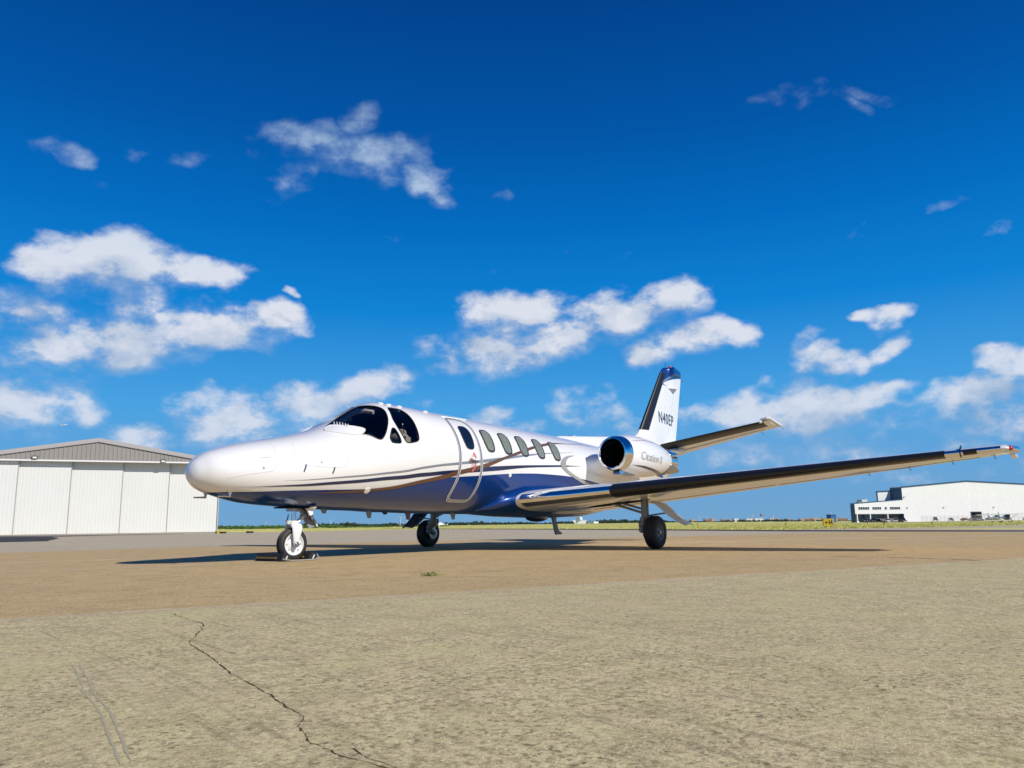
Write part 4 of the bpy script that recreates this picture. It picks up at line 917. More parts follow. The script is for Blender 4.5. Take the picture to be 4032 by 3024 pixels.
# cockpit interior
mb = MB(); mb.prism([(2.18, -.42, 1.60), (2.62, -.58, 1.64), (2.72, -.50, 1.66), (2.72, .50, 1.66), (2.62, .58, 1.64), (2.18, .42, 1.60)], (0, 0, .05)); mb.build('glareshield', M['dark'], jet)
mb = MB(); mb.box((2.62, 0, 1.38), (.12, 1.1, .45)); mb.build('instrument_panel', M['dark'], jet)
mb = MB(); bt_ = [fus(3.9, 2*math.pi*k/24, -.05) for k in range(24)]; mb.prism(bt_, (.03, 0, 0)); mb.build('bulkhead', M['dark'], jet)
for y in (-.36, .36):
    mb = MB(); mb.box((3.30, y, 1.47), (.14, .44, .62), Matrix.Rotation(.16, 3, 'Y')); mb.ball((3.33, y, 1.76), (.09, .22, .10)); st_ = mb.build('pilot_seat', M['beige'], jet, smooth=True)
    mb = MB(); mb.ball((3.37, y, 1.85), (.05, .13, .07)); mb.build('headrest', M['beige'], st_, smooth=True)
    mb = MB(); mb.box((3.15, y, 1.22), (.46, .44, .14)); mb.build('cushion', M['beige'], st_)
    mb = MB(); mb.tube([(2.70, y-.14, 1.60), (2.68, y-.13, 1.50), (2.68, y+.13, 1.50), (2.70, y+.14, 1.60)], .014, 8); mb.cyl((2.55, y, 1.42), (2.68, y, 1.50), .018, 8); mb.build('control_yoke', M['black'], jet, smooth=True)
    mb = MB(); mb.cyl((3.40, y*1.35, 1.66), (3.29, y*1.35, 1.95), .007, 6); mb.ball((3.29, y*1.35, 1.97), .016); mb.build('harness_lever', M['steel'], jet)
# beige headliner strips along the windshield post
mb = MB(); mb.tube([fus(a, b_, -.055) for a, b_ in [(2.10, .33), (2.25, .25), (2.42, .17), (2.60, .12), (2.72, .14), (2.78, .27), (2.84, .45)]], .036, 6); mb.build('post_trim', M['trimbeige'], jet, smooth=True)
mb = MB(); mb.tube([fus(a, b_, -.055, -1) for a, b_ in [(2.10, .33), (2.25, .25), (2.42, .17), (2.60, .12), (2.72, .14), (2.78, .27), (2.84, .45)]], .036, 6); mb.build('post_trim', M['trimbeige'], jet, smooth=True)
mb = MB(); mb.ball(fus(2.36, .28, -.13), .035); mb.cyl(fus(2.36, .2, -.06), fus(2.36, .28, -.13), .01, 6); mb.build('compass', M['black'], jet, smooth=True)
mb = MB(); mb.box((2.52, -.52, 1.675), (.2, .14, .012)); mb.build('chart_paper', M['gearwhite'], jet)

# livery stripes
RIBS = {
 'silver_stripe': (.005, [(1.115, 1.881), (1.559, 1.845), (2.099, 1.802), (2.695, 1.798), (3.3, 1.787), (3.873, 1.742), (4.264, 1.690), (4.82, 1.615), (5.25, 1.55), (5.781, 1.45), (6.266, 1.364), (6.661, 1.303), (7.144, 1.237), (7.734, 1.159)],
  [(1.115, 1.884), (1.561, 1.861), (2.104, 1.836), (2.702, 1.838), (3.3, 1.826), (3.88, 1.779), (4.27, 1.734), (4.823, 1.668), (5.25, 1.605), (5.774, 1.503), (6.257, 1.405), (6.653, 1.329), (7.138, 1.251), (7.731, 1.162)]),
 'navy_stripe': (.005, [(.514, 2.248), (.936, 2.07), (1.579, 1.964), (2.118, 1.913), (2.714, 1.896), (3.3, 1.892), (3.697, 1.883), (4.287, 1.823), (4.833, 1.747), (5.258, 1.707), (6.044, 1.646), (7.161, 1.583), (7.482, 1.574), (7.885, 1.563)],
  [(.515, 2.253), (.944, 2.091), (1.595, 2.03), (2.137, 1.988), (2.734, 1.97), (3.3, 1.967), (3.717, 1.95), (4.305, 1.888), (4.85, 1.83), (5.271, 1.787), (6.048, 1.694), (7.161, 1.616), (7.482, 1.592), (7.885, 1.565)]),
 'bronze_stripe': (.007, [(1.568, 2.245), (1.824, 2.215), (2.19, 2.174), (2.786, 2.131), (3.19, 2.066), (3.539, 2.012), (3.92, 1.936), (4.289, 1.83), (4.769, 1.715), (5.25, 1.572), (5.797, 1.364), (6.378, 1.142), (6.967, .956), (7.324, .885), (7.688, .844), (8.358, .722), (8.85, .70)],
  [(1.569, 2.25), (1.836, 2.25), (2.213, 2.235), (2.813, 2.195), (3.21, 2.135), (3.564, 2.078), (3.945, 2.008), (4.311, 1.909), (4.782, 1.795), (5.251, 1.636), (5.782, 1.44), (6.341, 1.225), (6.908, 1.04), (7.292, .925), (7.68, .860), (8.358, .734), (8.85, .706)])}
for nm_, (off_, u_, l_) in RIBS.items():
    for side in (1, -1): strip2(nm_, u_, l_, off_, {'silver_stripe': M['silver'], 'navy_stripe': M['navy'], 'bronze_stripe': M['bronze']}[nm_], fz, side, 150)
# pale exhaust guard arc ahead of the pylon
ao = smooth_outline([(7.722, 1.253), (7.439, 1.299), (7.25, 1.392), (7.165, 1.515), (7.177, 1.605), (7.292, 1.687), (7.573, 1.805), (7.951, 1.93), (8.25, 2.005), (8.5, 2.07)], 5, False)
ai = smooth_outline([(7.722, 1.258), (7.491, 1.34), (7.366, 1.446), (7.338, 1.552), (7.369, 1.634), (7.523, 1.716), (7.81, 1.817), (8.156, 1.915), (8.493, 1.993), (8.75, 2.05)], 5, False)
for side in (1, -1):
    vs_ = []; fs_ = []
    for i, (a, b_) in enumerate(zip(ao, ai)):
        for j in range(3): vs_.append(fus(a[0]+(b_[0]-a[0])*j/2, a[1]+(b_[1]-a[1])*j/2, .009, side))
        if i: fs_ += [((i-1)*3+j, (i-1)*3+j+1, i*3+j+1, i*3+j) for j in range(2)]
    orient(newobj('guard_strip', vs_, fs_, M['arc'], fz))
# entry door
DO = smooth_outline([(4.262, .64), (4.42, .60), (4.613, .605), (4.73, .70), (4.775, .874), (4.78, 1.106), (4.795, 1.347), (4.82, 1.602), (4.838, 1.767), (4.842, 1.937), (4.833, 2.137), (4.812, 2.322), (4.780, 2.44), (4.70, 2.478), (4.5, 2.483), (4.325, 2.476), (4.245, 2.424), (4.215, 2.325), (4.222, 2.146), (4.245, 1.984), (4.255, 1.799), (4.25, 1.638), (4.242, 1.441), (4.230, 1.223), (4.221, 1.001), (4.228, .78)], 3)
cx0 = 4.53
def inset(ol, d, dt_=None):
    P = [Vector(p) for p in ol]; N = len(P); out = []
    for i in range(N):
        t_ = (P[(i+1) % N]-P[i-1]); t_ = Vector((t_.x, t_.y*.8)).normalized(); nn = Vector((-t_.y, t_.x))
        out.append((P[i].x+nn.x*d, P[i].y+nn.y*d/.8))
    a = sum(P[i].x*P[(i+1) % N].y-P[(i+1) % N].x*P[i].y for i in range(N))
    if a < 0: return [(2*p.x-q[0], 2*p.y-q[1]) for p, q in zip(P, out)]
    return out
dr = decal('entry_door', DO, .003, M['fus'], jet)
def ring(name, o1, o2, off, material, parent):
    vs_ = []; fs_ = []; N = len(o1)
    for a, b_ in zip(o1, o2): vs_ += [fus(*a, off), fus(*b_, off)]
    for i in range(N): j = (i+1) % N; fs_.append((2*i, 2*i+1, 2*j+1, 2*j))
    return orient(newobj(name, vs_, fs_, material, parent))
ring('outline_band', DO, inset(DO, .042), .0095, M['silver'], dr)
ring('edge_line', inset(DO, -.008), DO, .010, M['white'], dr); ring('edge_line', inset(DO, .042), inset(DO, .050), .010, M['white'], dr)
# cabin windows: one shape, repeated along the cabin
WSH = [(.02, .915), (.10, .900), (.155, .905), (.198, .955), (.212, 1.06), (.214, 1.18), (.210, 1.30), (.200, 1.375), (.175, 1.405), (.110, 1.41), (.050, 1.385), (.010, 1.27), (-.005, 1.18), (-.005, 1.06), (.0, .97)]
WSH = smooth_outline(WSH, 3)
def cabin_window(x0, dth, mat_, parent, side=1, name='cabin_window'):
    ol = [(x0+a, b_+dth) for a, b_ in WSH]
    w_ = decal(name, inset([(a+.006, b_) for a, b_ in ol], -.019), .012, M['frame'], parent, side, .1, .1)  # black frame set aft, its wider edge paints the shade of the recess
    decal('pane', inset(ol, .006), .0145, mat_, w_, side, .1, .1)
    rim('bezel', inset([(a+.006, b_) for a, b_ in ol], -.019), .004, M['steel'], w_, side, .010)
for i, x0 in enumerate((4.945, 5.43, 5.916, 6.425, 6.94)):
    for side in (1, -1): cabin_window(x0, .01*i, M['shade'], jet, side)
cabin_window(4.40, -.01, M['darkglass'], dr, 1, 'door_window')
cabin_window(4.44, 0, M['shade'], jet, -1)
# door handle, arrows, words
hx = 4.53
mb = MB(); mb.lathe(fus(hx, 1.645, .01), fus(hx, 1.645, 1)-fus(hx, 1.645, 0), [(0, .042), (.012, .04)], 20); hd = mb.build('handle', M['greypaint'], dr)
p_, q_ = fus(hx, 1.645, .03), fus(hx+.15, 1.655, .03); mb = MB(); mb.tube([p_, q_], [.022, .012], 8); mb.build('lever', M['steel'], hd)
mb = MB(); mb.lathe(fus(hx, 1.645, .022), fus(hx, 1.645, 1)-fus(hx, 1.645, 0), [(0, .02), (.02, .017)], 16); mb.build('hub', M['red'], hd)
decal('arrow', [(4.585, 1.50), (4.60, 1.475), (4.625, 1.505), (4.655, 1.56), (4.665, 1.60), (4.648, 1.60), (4.63, 1.565), (4.608, 1.53), (4.60, 1.545)], .012, M['redprint'], dr)
decal('arrow', [(4.665, 1.69), (4.668, 1.73), (4.645, 1.785), (4.615, 1.82), (4.62, 1.84), (4.575, 1.835), (4.585, 1.79), (4.598, 1.80), (4.625, 1.765), (4.645, 1.715), (4.65, 1.69)], .012, M['redprint'], dr)
for txt, x0, t0 in (('LOCK', 4.545, 1.575), ('OPEN', 4.55, 1.752)):
    tv, tf = textmesh(txt); orient(newobj('lettering', [fus(x0+.085*a, t0-.045*b_, .012) for a, b_ in tv], tf, M['redprint'], dr))
# nose panel lines, latches, vents, small marks
def pline(name, pts, r=.0014, closed=False):
    ol = smooth_outline(pts, 6, closed); mb = MB(); mb.tube([fus(a, b_, 0) for a, b_ in ol], r, 5, closed=closed); return mb.build(name, M['panelgrey'], fz, smooth=True)
pline('panel_line', [(.393, 1.953), (.6, 1.75), (.832, 1.637), (.93, 1.605), (.96, 1.5), (.972, 1.296), (1.0, 1.1), (1.028, .891), (1.04, .55)])
pline('panel_line', [(1.342, .65), (1.30, .95), (1.286, 1.12), (1.30, 1.33), (1.386, 1.444), (1.6, 1.52), (1.893, 1.582), (2.02, 1.55), (2.06, 1.4), (2.06, 1.1)])
for a, b_ in (((1.403, 1.439), (1.371, 1.63)), ((1.834, 1.567), (1.81, 1.72))):
    mb = MB(); mb.tube([fus(*a, .002), fus((a[0]+b_[0])/2, (a[1]+b_[1])/2, .004), fus(*b_, .002)], .011, 6); mb.build('latch', M['steel'], fz, smooth=True)
for a, r_ in (((.815, 1.5), .017), ((1.636, 1.41), .014)):
    mb = MB(); mb.lathe(fus(*a, .0), fus(*a, 1)-fus(*a, 0), [(0, r_), (.004, r_*.8)], 14); mb.build('lock', M['steel'], fz)
mb = MB(); mb.lathe(fus(2.493, 2.198, -.005), fus(2.493, 2.198, 1)-fus(2.493, 2.198, 0), [(0, .055), (.012, .05), (.016, .03)], 20); mb.build('ice_light', M['lampglass'], fz, smooth=True)
mb = MB(); mb.lathe(fus(5.62, 1.86, -.004), fus(5.62, 1.86, 1)-fus(5.62, 1.86, 0), [(0, .04), (.012, .034)], 18); mb.build('wing_inspection_light', M['lampglass'], fz, smooth=True)
for k in range(5): decal('nose_mark', [(.80+k*.028, 1.13), (.82+k*.028, 1.13), (.82+k*.028, 1.16), (.80+k*.028, 1.16)], .002, M['lettergrey'], fz)
# pitot tubes
for side in (1, -1):
    a = fus(.46, 2.42, 0, side); mb = MB(); mb.tube([a+Vector((-.0, 0, .02)), a+Vector((.05, 0, -.045)), a+Vector((.04, 0, -.085))], [.026, .022, .014], 8); mb.tube([a+Vector((.055, 0, -.088)), a+Vector((-.12, 0, -.092))], [.013, .009], 8); mb.build('pitot_tube', M['chrome'] if side == 1 else M['steel'], jet, smooth=True)
for x, y in ((3.08, -.22), (3.21, -.26), (3.40, -.30), (3.95, -.34)):
    z = sect(x)[3]+(sect(x)[0]-sect(x)[3])*math.sqrt(1-(y/sect(x)[2])**2); mb = MB(); mb.ball((x, y, z), (.055, .04, .02), 14, 8); mb.build('roof_antenna', M['white'], jet, smooth=True)
mb = MB(); mb.box((4.55, -.42, sect(4.55)[3]+(sect(4.55)[0]-sect(4.55)[3])*math.sqrt(1-(.42/.81)**2)+.004), (.62, .03, .02)); mb.build('rain_gutter', M['white'], jet)
# belly antennas
for x, h_, mt in ((3.07, .09, 'greypaint'), (3.91, .10, 'red'), (5.0, .09, 'greypaint'), (2.2, .05, 'greypaint'), (3.4, .03, 'black')):
    zb = sect(x)[1]; mb = MB(); mb.prism([(x-.05, -.012, zb+.03), (x+.07, -.012, zb+.03), (x+.05, -.012, zb-h_), (x+.0, -.012, zb-h_)], (0, .024, 0)); mb.build('belly_antenna', M[mt] if mt != 'red' else M['bronze'], jet)
mb = MB(); mb.prism([(7.98, -.015, .62), (8.16, -.015, .62), (8.16, -.015, .5), (8.24, -.015, .31), (8.34, -.015, .27), (8.36, -.015, .235), (8.14, -.015, .23), (8.10, -.015, .32), (8.04, -.015, .5)], (0, .03, 0)); mb.build('drain_mast', M['greypaint'], jet)
mb = MB(); mb.ball((7.35, -.1, .57), (.33, .14, .085), 20, 10); mb.build('belly_pod', M['navy'], jet, smooth=True)

# ------------------------------------------------------------------ wings
def nth(t_, x): return 5*t_*(.2969*math.sqrt(max(x, 0))-.126*x-.3516*x*x+.2843*x**3-.1036*x**4)
WY = [0, .9, 2.4, 4.0, 6.0, 7.7, 8.0]; WLX = [5.72, 5.86, 6.15, 6.38, 6.63, 6.85, 6.90]
def wst(y):
    y = abs(y); xl = np.interp(y, WY, WLX); xt = 8.80-.118*y; zl = .80+.068*y+.01; ztt = .62+.09*y
    tk = np.interp(y, [0, .9, 2.4, 8], [.13, .135, .135, .12]); return xl, zl, xt, ztt, tk
def wingp(s_, y, off=0.0, sd=-1):
    """s_ from -1 (upper trailing edge) over 0 (leading edge) to 1 (lower trailing edge)"""
    xl, zl, xt, ztt, tk = wst(y); xc = s_*s_; c_ = math.hypot(xt-xl, zl-ztt); yt = nth(tk, xc); cam_ = .022*4*xc*(1-xc)
    zz_ = cam_+(yt if s_ < 0 else -yt*.92); ux, uz = (xt-xl)/c_, (ztt-zl)/c_
    p = Vector((xl+ux*c_*xc-uz*c_*zz_*0, sd*abs(y), zl+uz*c_*xc+c_*zz_))
    if off:
        e = 1e-3; a = wingp(min(1, s_+e), y, 0, sd)-wingp(max(-1, s_-e), y, 0, sd); n_ = Vector((-a.z, 0, a.x)).normalized()
        if n_.x > 0 and abs(s_) < .15: n_ = -n_
        elif abs(s_) >= .15 and n_.z*(-s_) < 0: n_ = -n_
        p += n_*off
    return p
def wpatch(name, s0, s1, y0, y1, off, material, parent, sd=-1, ns=24, ny=24, caps=False):
    vs_ = []; 
    for j in range(ny+1):
        y = y0+(y1-y0)*j/ny
        for i in range(ns+1): vs_.append(wingp(s0+(s1-s0)*i/ns, y, off, sd))
    fs_ = [(j*(ns+1)+i, j*(ns+1)+i+1, (j+1)*(ns+1)+i+1, (j+1)*(ns+1)+i) for j in range(ny) for i in range(ns)]
    if caps: fs_ += [tuple(range(ns+1)), tuple(ny*(ns+1)+i for i in range(ns, -1, -1))]
    o = newobj(name, vs_, fs_, material, parent); bm = bmesh.new(); bm.from_mesh(o.data); 
    if caps: bmesh.ops.recalc_face_normals(bm, faces=bm.faces)
    elif sd > 0: bmesh.ops.reverse_faces(bm, faces=bm.faces)
    bm.to_mesh(o.data); bm.free(); return o
for sd in (-1, 1):
    wg = wpatch('wing', -1, 1, .0, 7.95, 0, M['white'], jet, sd, 72, 60, caps=True); autosmooth(wg, 50)
    wpatch('polished_edge', -.17, .27, .80, 2.44, .003, M['chrome'], wg, sd, 28, 12)
    wpatch('deicing_boot', -.24, .31, 2.42, 7.28, .007, M['boot'], wg, sd, 28, 30)
    wpatch('polished_edge', -.2, .28, 7.28, 7.93, .003, M['chrome'], wg, sd, 24, 6)
    wpatch('rubber_pad', -.12, .22, 7.50, 7.66, .008, M['boot'], wg, sd, 20, 3)
    # stall fence
    mb = MB(); pl = [wingp(s_, 7.46, .03, sd) for s_ in (-.30, -.15, 0, .12, .25)]; pl2 = [wingp(s_, 7.46, -.01, sd) for s_ in (.25, .12, 0, -.15, -.30)]
    mb.prism([Vector((6.96, sd*7.46, 1.425))]+pl[1:]+pl2, (0, sd*.015, 0)); mb.build('stall_fence', M['boot'], wg)
    # control surface gaps, lower and upper
    for (ya, yb, xc) in ((1.0, 4.6, .76), (4.65, 7.6, .80)):
        for sg_ in (-1, 1):
            mb = MB(); mb.tube([wingp(sg_*math.sqrt(xc), ya+(yb-ya)*k/12, 0, sd) for k in range(13)], .006, 5); mb.build('control_gap', M['panelgrey'], wg)
    # tip cap and lights
    mb = MB(); n_ = 18; rings = []
    for (dy, sc) in ((0, 1), (.04, .9), (.07, .65), (.085, .2)):
        rings.append([wingp(s_, 7.95, 0, sd) for s_ in np.linspace(-1, 1, 37)])
        cxm = sum((p for p in rings[-1]), Vector())/37; rings[-1] = [Vector((cxm.x+(p.x-cxm.x)*(1-(1-sc)*.35), p.y+sd*dy, cxm.z+(p.z-cxm.z)*sc)) for p in rings[-1]]
    vs_ = [p for r_ in rings for p in r_]; mb.add(vs_, [(i*37+k, i*37+k+1, (i+1)*37+k+1, (i+1)*37+k) for i in range(3) for k in range(36)]); mb.build('wing_tip', M['white'], wg, smooth=True)
    mb = MB(); mb.ball((7.02, sd*8.03, wst(8)[1]-.0), (.065, .04, .035), 14, 8); mb.build('nav_light', M['red'] if sd < 0 else M['lampglass'], wg, smooth=True)
    mb = MB(); mb.tube([(6.98, sd*7.98, wst(8)[1]), (7.25, sd*8.08, wst(8)[1]-.005), (7.45, sd*8.09, wst(8)[1]-.01)], [.045, .045, .02], 10); mb.build('strobe_housing', M['chrome'], wg, smooth=True)
    mb = MB(); mb.prism([(7.2, sd*8.0, wst(8)[1]-.05), (7.6, sd*8.0, wst(8)[1]-.05), (7.66, sd*8.0, wst(8)[1]-.10), (7.2, sd*8.0, wst(8)[1]-.085)], (0, sd*.06, 0)); mb.build('tip_skid', M['white'], wg)
    for y, dx in ((6.0, .10), (6.6, .14), (7.2, .16), (7.75, .16)):
        p_ = wingp(1, y, 0, sd); mb = MB(); mb.cyl(p_, p_+Vector((dx, 0, -.03)), .006, 5); mb.build('static_wick', M['wick'], wg)
    p_ = Vector((7.45, sd*8.08, wst(8)[1]-.01)); mb = MB(); mb.cyl(p_, p_+Vector((.17, 0, .0)), .008, 5); mb.build('static_wick', M['wick'], wg)
# belly fairing between the wings
vs_ = []; st = [(5.25, .30, .66, 0.03), (5.6, .66, .62, .22), (6.2, .84, .585, .34), (7.0, .88, .565, .37), (7.9, .86, .56, .36), (8.8, .78, .585, .33), (9.5, .60, .66, .26), (10.2, .25, .86, .08)]
n_ = 48
fx = np.linspace(5.25, 10.2, 40)
for x in fx:
    w_ = np.interp(x, [s_[0] for s_ in st], [s_[1] for s_ in st]); zb = np.interp(x, [s_[0] for s_ in st], [s_[2] for s_ in st]); hh = np.interp(x, [s_[0] for s_ in st], [s_[3] for s_ in st])
    for k in range(n_):
        a = 2*math.pi*k/n_; vs_.append((x, w_*math.sin(a), zb+hh+hh*(-math.cos(a) if math.cos(a) > 0 else -math.cos(a)*.9)))
fs_ = [(i*n_+k, i*n_+(k+1) % n_, (i+1)*n_+(k+1) % n_, (i+1)*n_+k) for i in range(39) for k in range(n_)]+[tuple(range(n_)), tuple(39*n_+k for k in range(n_))]
mb = MB(); mb.add(vs_, fs_); mb.build('belly_fairing', M['blue'], jet, smooth=True)

# ------------------------------------------------------------------ fin, dorsal spine, tailplane
def foilgrid(name, stations, t_, material, parent, normal_axis, ns=40):
    """stations: (LE vector, TE vector)"""
    vs_ = []
    for le, te in stations:
        le = Vector(le); te = Vector(te); c_ = (te-le).length
        for i in range(ns+1):
            s_ = -1+2*i/ns; xc = s_*s_; vs_.append(le.lerp(te, xc)+Vector(normal_axis)*(nth(t_, xc)*c_*(-1 if s_ > 0 else 1)))
    fs_ = [(j*(ns+1)+i, j*(ns+1)+i+1, (j+1)*(ns+1)+i+1, (j+1)*(ns+1)+i) for j in range(len(stations)-1) for i in range(ns)]+[tuple(range(ns+1)), tuple((len(stations)-1)*(ns+1)+i for i in range(ns, -1, -1))]
    mb = MB(); mb.add(vs_, fs_); return mb.build(name, material, parent, smooth=True)
def finle(z): return np.interp(z, [1.9, 2.66, 4.30, 4.37, 4.42, 4.455], [11.25, 11.87, 13.17, 13.24, 13.32, 13.46])
def finte(z): return np.interp(z, [1.9, 2.57, 4.27, 4.36, 4.455], [13.70, 13.89, 14.38, 14.39, 14.40])
FT = .095
fzs = [1.75, 2.0, 2.3, 2.57, 2.66, 3.0, 3.4, 3.8, 4.1, 4.3, 4.37, 4.42]
# fin paint: blue cap above a curve, white below
m = mat('fin_paint', (.8, .8, .79), .25, coat=.8); t, b = mnt(m); oc = t.new('ShaderNodeTexCoord').outputs['Object']; sp = t.new('ShaderNodeSeparateXYZ', {0: oc})
cu = t.n.new('ShaderNodeFloatCurve'); cv = cu.mapping.curves[0]; pts = [(0, .3), (.25, .42), (.3037, .485), (.379, .5375), (.517, .6065), (.657, .6515), (.75, .6735), (1, .70)]
while len(cv.points) < len(pts): cv.points.new(.5, .5)
for p_, q_ in zip(cv.points, pts): p_.location = q_
cu.mapping.update()
t.l.new(t.math('DIVIDE', t.math('SUBTRACT', sp.outputs[0], 12.0), 3.0), cu.inputs['Value'])
t.set(b.inputs['Base Color'], t.mix(t.math('GREATER_THAN', t.math('DIVIDE', t.math('SUBTRACT', sp.outputs[2], 2.9), 2.0), cu.outputs[0]), (.80, .80, .79), (.004, .03, .17)))
M['fin'] = m
fin = foilgrid('tail_fin', [((finle(z), 0, z), (finte(z), 0, z)) for z in fzs]+[((13.50, 0, 4.45), (14.2, 0, 4.45))], FT, M['fin'], jet, (0, 1, 0))
def fy(x, z, off=0.0, sd=-1):
    a, b_ = finle(z), finte(z); c_ = b_-a; return Vector((x, sd*(nth(FT, min(max((x-a)/c_, 0), 1))*c_+off), z))
vs_ = []; zs = np.linspace(2.68, 4.27, 16)
for z in zs:
    a, b_ = finle(z), finte(z); c_ = b_-a; sm = math.sqrt((.11+.06*(4.27-z)/1.6)/1.0/c_*1.9)
    for i in range(17):
        s_ = -sm+2*sm*i/16; xc = s_*s_; vs_.append(Vector((a+xc*c_-.006*(1-abs(s_)/sm), (nth(FT, xc)*c_+.005)*(-1 if s_ < 0 else 1), z)))
newobj('deicing_boot', vs_, [(j*17+i, j*17+i+1, (j+1)*17+i+1, (j+1)*17+i) for j in range(15) for i in range(16)], M['boot'], fin)
for sd in (-1, 1):
    tv, tf = textmesh('N40EP', 1, .008, 1.15)
    for nm_, dx, dz, off_, mt in (('lettering_shadow', .012, -.018, .003, M['lettershadow']), ('lettering', 0, 0, .006, M['navy'])):
        vs_ = []
        for a, b_ in tv:
            aa = a if sd < 0 else 1-a
            x = 12.78+.93*aa+dx; z = 2.94+.285*b_-.045*aa+dz; vs_.append(fy(x, z, off_, sd))
        newobj(nm_, vs_, tf if sd < 0 else [tuple(reversed(f)) for f in tf], mt, fin, smooth=False)
    ua = smooth_outline([(14.261, 4.33), (13.983, 4.303), (13.56, 4.207), (13.267, 4.093), (13.119, 3.991), (13.153, 3.942), (13.372, 3.940)], 5, False)
    la = smooth_outline([(14.261, 4.325), (13.981, 4.284), (13.64, 4.19), (13.303, 4.052), (13.20, 3.994), (13.22, 3.961), (13.372, 3.945)], 5, False)
    vs_ = []; fs_ = []
    for i, (a, b_) in enumerate(zip(ua, la)):
        vs_ += [fy(*a, .005, sd), fy(*b_, .005, sd)]
        if i: fs_.append((2*i-2, 2*i-1, 2*i+1, 2*i))
    newobj('silver_swoosh', vs_, fs_, M['silver'], fin, smooth=False)
    mb = MB(); a = fy(13.84, 4.0, -.01, sd); base = fy(13.55, 3.88, -.01, sd)
    mb.prism([fy(13.42, 3.895, -.01, sd), fy(14.0, 3.93, -.01, sd), fy(14.0, 3.93, .02, sd), fy(13.75, 3.90, .17, sd)], (0, 0, -.012)); mb.build('fin_vane', M['white'], fin)
    # antenna fairing at the top of the fin
    mb = MB(); mb.prism([fy(13.60, 4.27, -.01, sd), fy(13.60, 4.44, -.01, sd), fy(14.38, 4.39, -.01, sd), fy(14.38, 4.30, -.01, sd)], (0, 0, 0)) if False else None
    mb.add([fy(13.56, 4.24, .0, sd), fy(13.60, 4.46, .0, sd), fy(13.66, 4.47, .11, sd), fy(13.64, 4.27, .11, sd), fy(14.38, 4.40, .0, sd), fy(14.38, 4.31, .0, sd), fy(14.2, 4.41, .06, sd), fy(14.2, 4.31, .06, sd)],
           [(0, 1, 2, 3), (3, 2, 6, 7), (7, 6, 4, 5), (1, 4, 6, 2), (0, 3, 7, 5)]); mb.build('antenna_fairing', M['blue'], fin)
    # rudder hinge line and tabs
    mb = MB(); mb.tube([fy(finle(z)+(finte(z)-finle(z))*.70, z, .0005, sd) for z in np.linspace(2.5, 4.2, 12)], .003, 4); mb.build('hinge_line', M['panelgrey'], fin)
    mb = MB(); mb.tube([fy(13.62, z, .001, sd) for z in (2.62, 2.75, 2.85)], .006, 4); mb.build('tab_fairing', M['white'], fin)
mb = MB(); mb.ball((13.72, 0, 4.485), (.06, .045, .04)); mb.lathe((13.72, 0, 4.42), (0, 0, 1), [(0, .05), (.06, .045)], 14); mb.build('beacon', M['red'], fin, smooth=True)
for x0, z0, dx, dz in ((13.45, 4.42, .04, .16), (13.9, 4.44, .06, .16), (14.38, 4.23, .13, -.01), (14.22, 3.75, .12, -.01), (13.7, 1.92, .15, -.03)):
    mb = MB(); mb.cyl((x0, 0, z0), (x0+dx, 0, z0+dz), .007, 5); mb.build('static_wick', M['wick'], fin)
# dorsal spine
prof = [(8.0, 2.17), (8.34, 2.235), (9.0, 2.285), (10.0, 2.355), (11.0, 2.43), (11.4, 2.455), (11.62, 2.495), (11.78, 2.575), (11.92, 2.70)]
vs_ = []; px_ = np.linspace(8.0, 11.92, 50); pz_ = np.interp(px_, [a for a, _ in prof], [b_ for _, b_ in prof])
for x, z in zip(px_, pz_):
    zb = sect(x)[0]-.16; wb = .06+.05*min(1, (x-8)/2)+.03; hw = .045-.03*max(0, min(1, (x-11.2)/.7))
    for y, zz_ in ((-wb*1.6, zb), (-wb, zb+.35*(z-zb)), (-hw, z-.04), (-.02, z-.006), (0, z), (.02, z-.006), (hw, z-.04), (wb, zb+.35*(z-zb)), (wb*1.6, zb)): vs_.append((x, y, zz_))
mb = MB(); mb.add(vs_, [(i*9+k, i*9+k+1, (i+1)*9+k+1, (i+1)*9+k) for i in range(49) for k in range(8)]); mb.build('dorsal_spine', M['white'], jet, smooth=True)
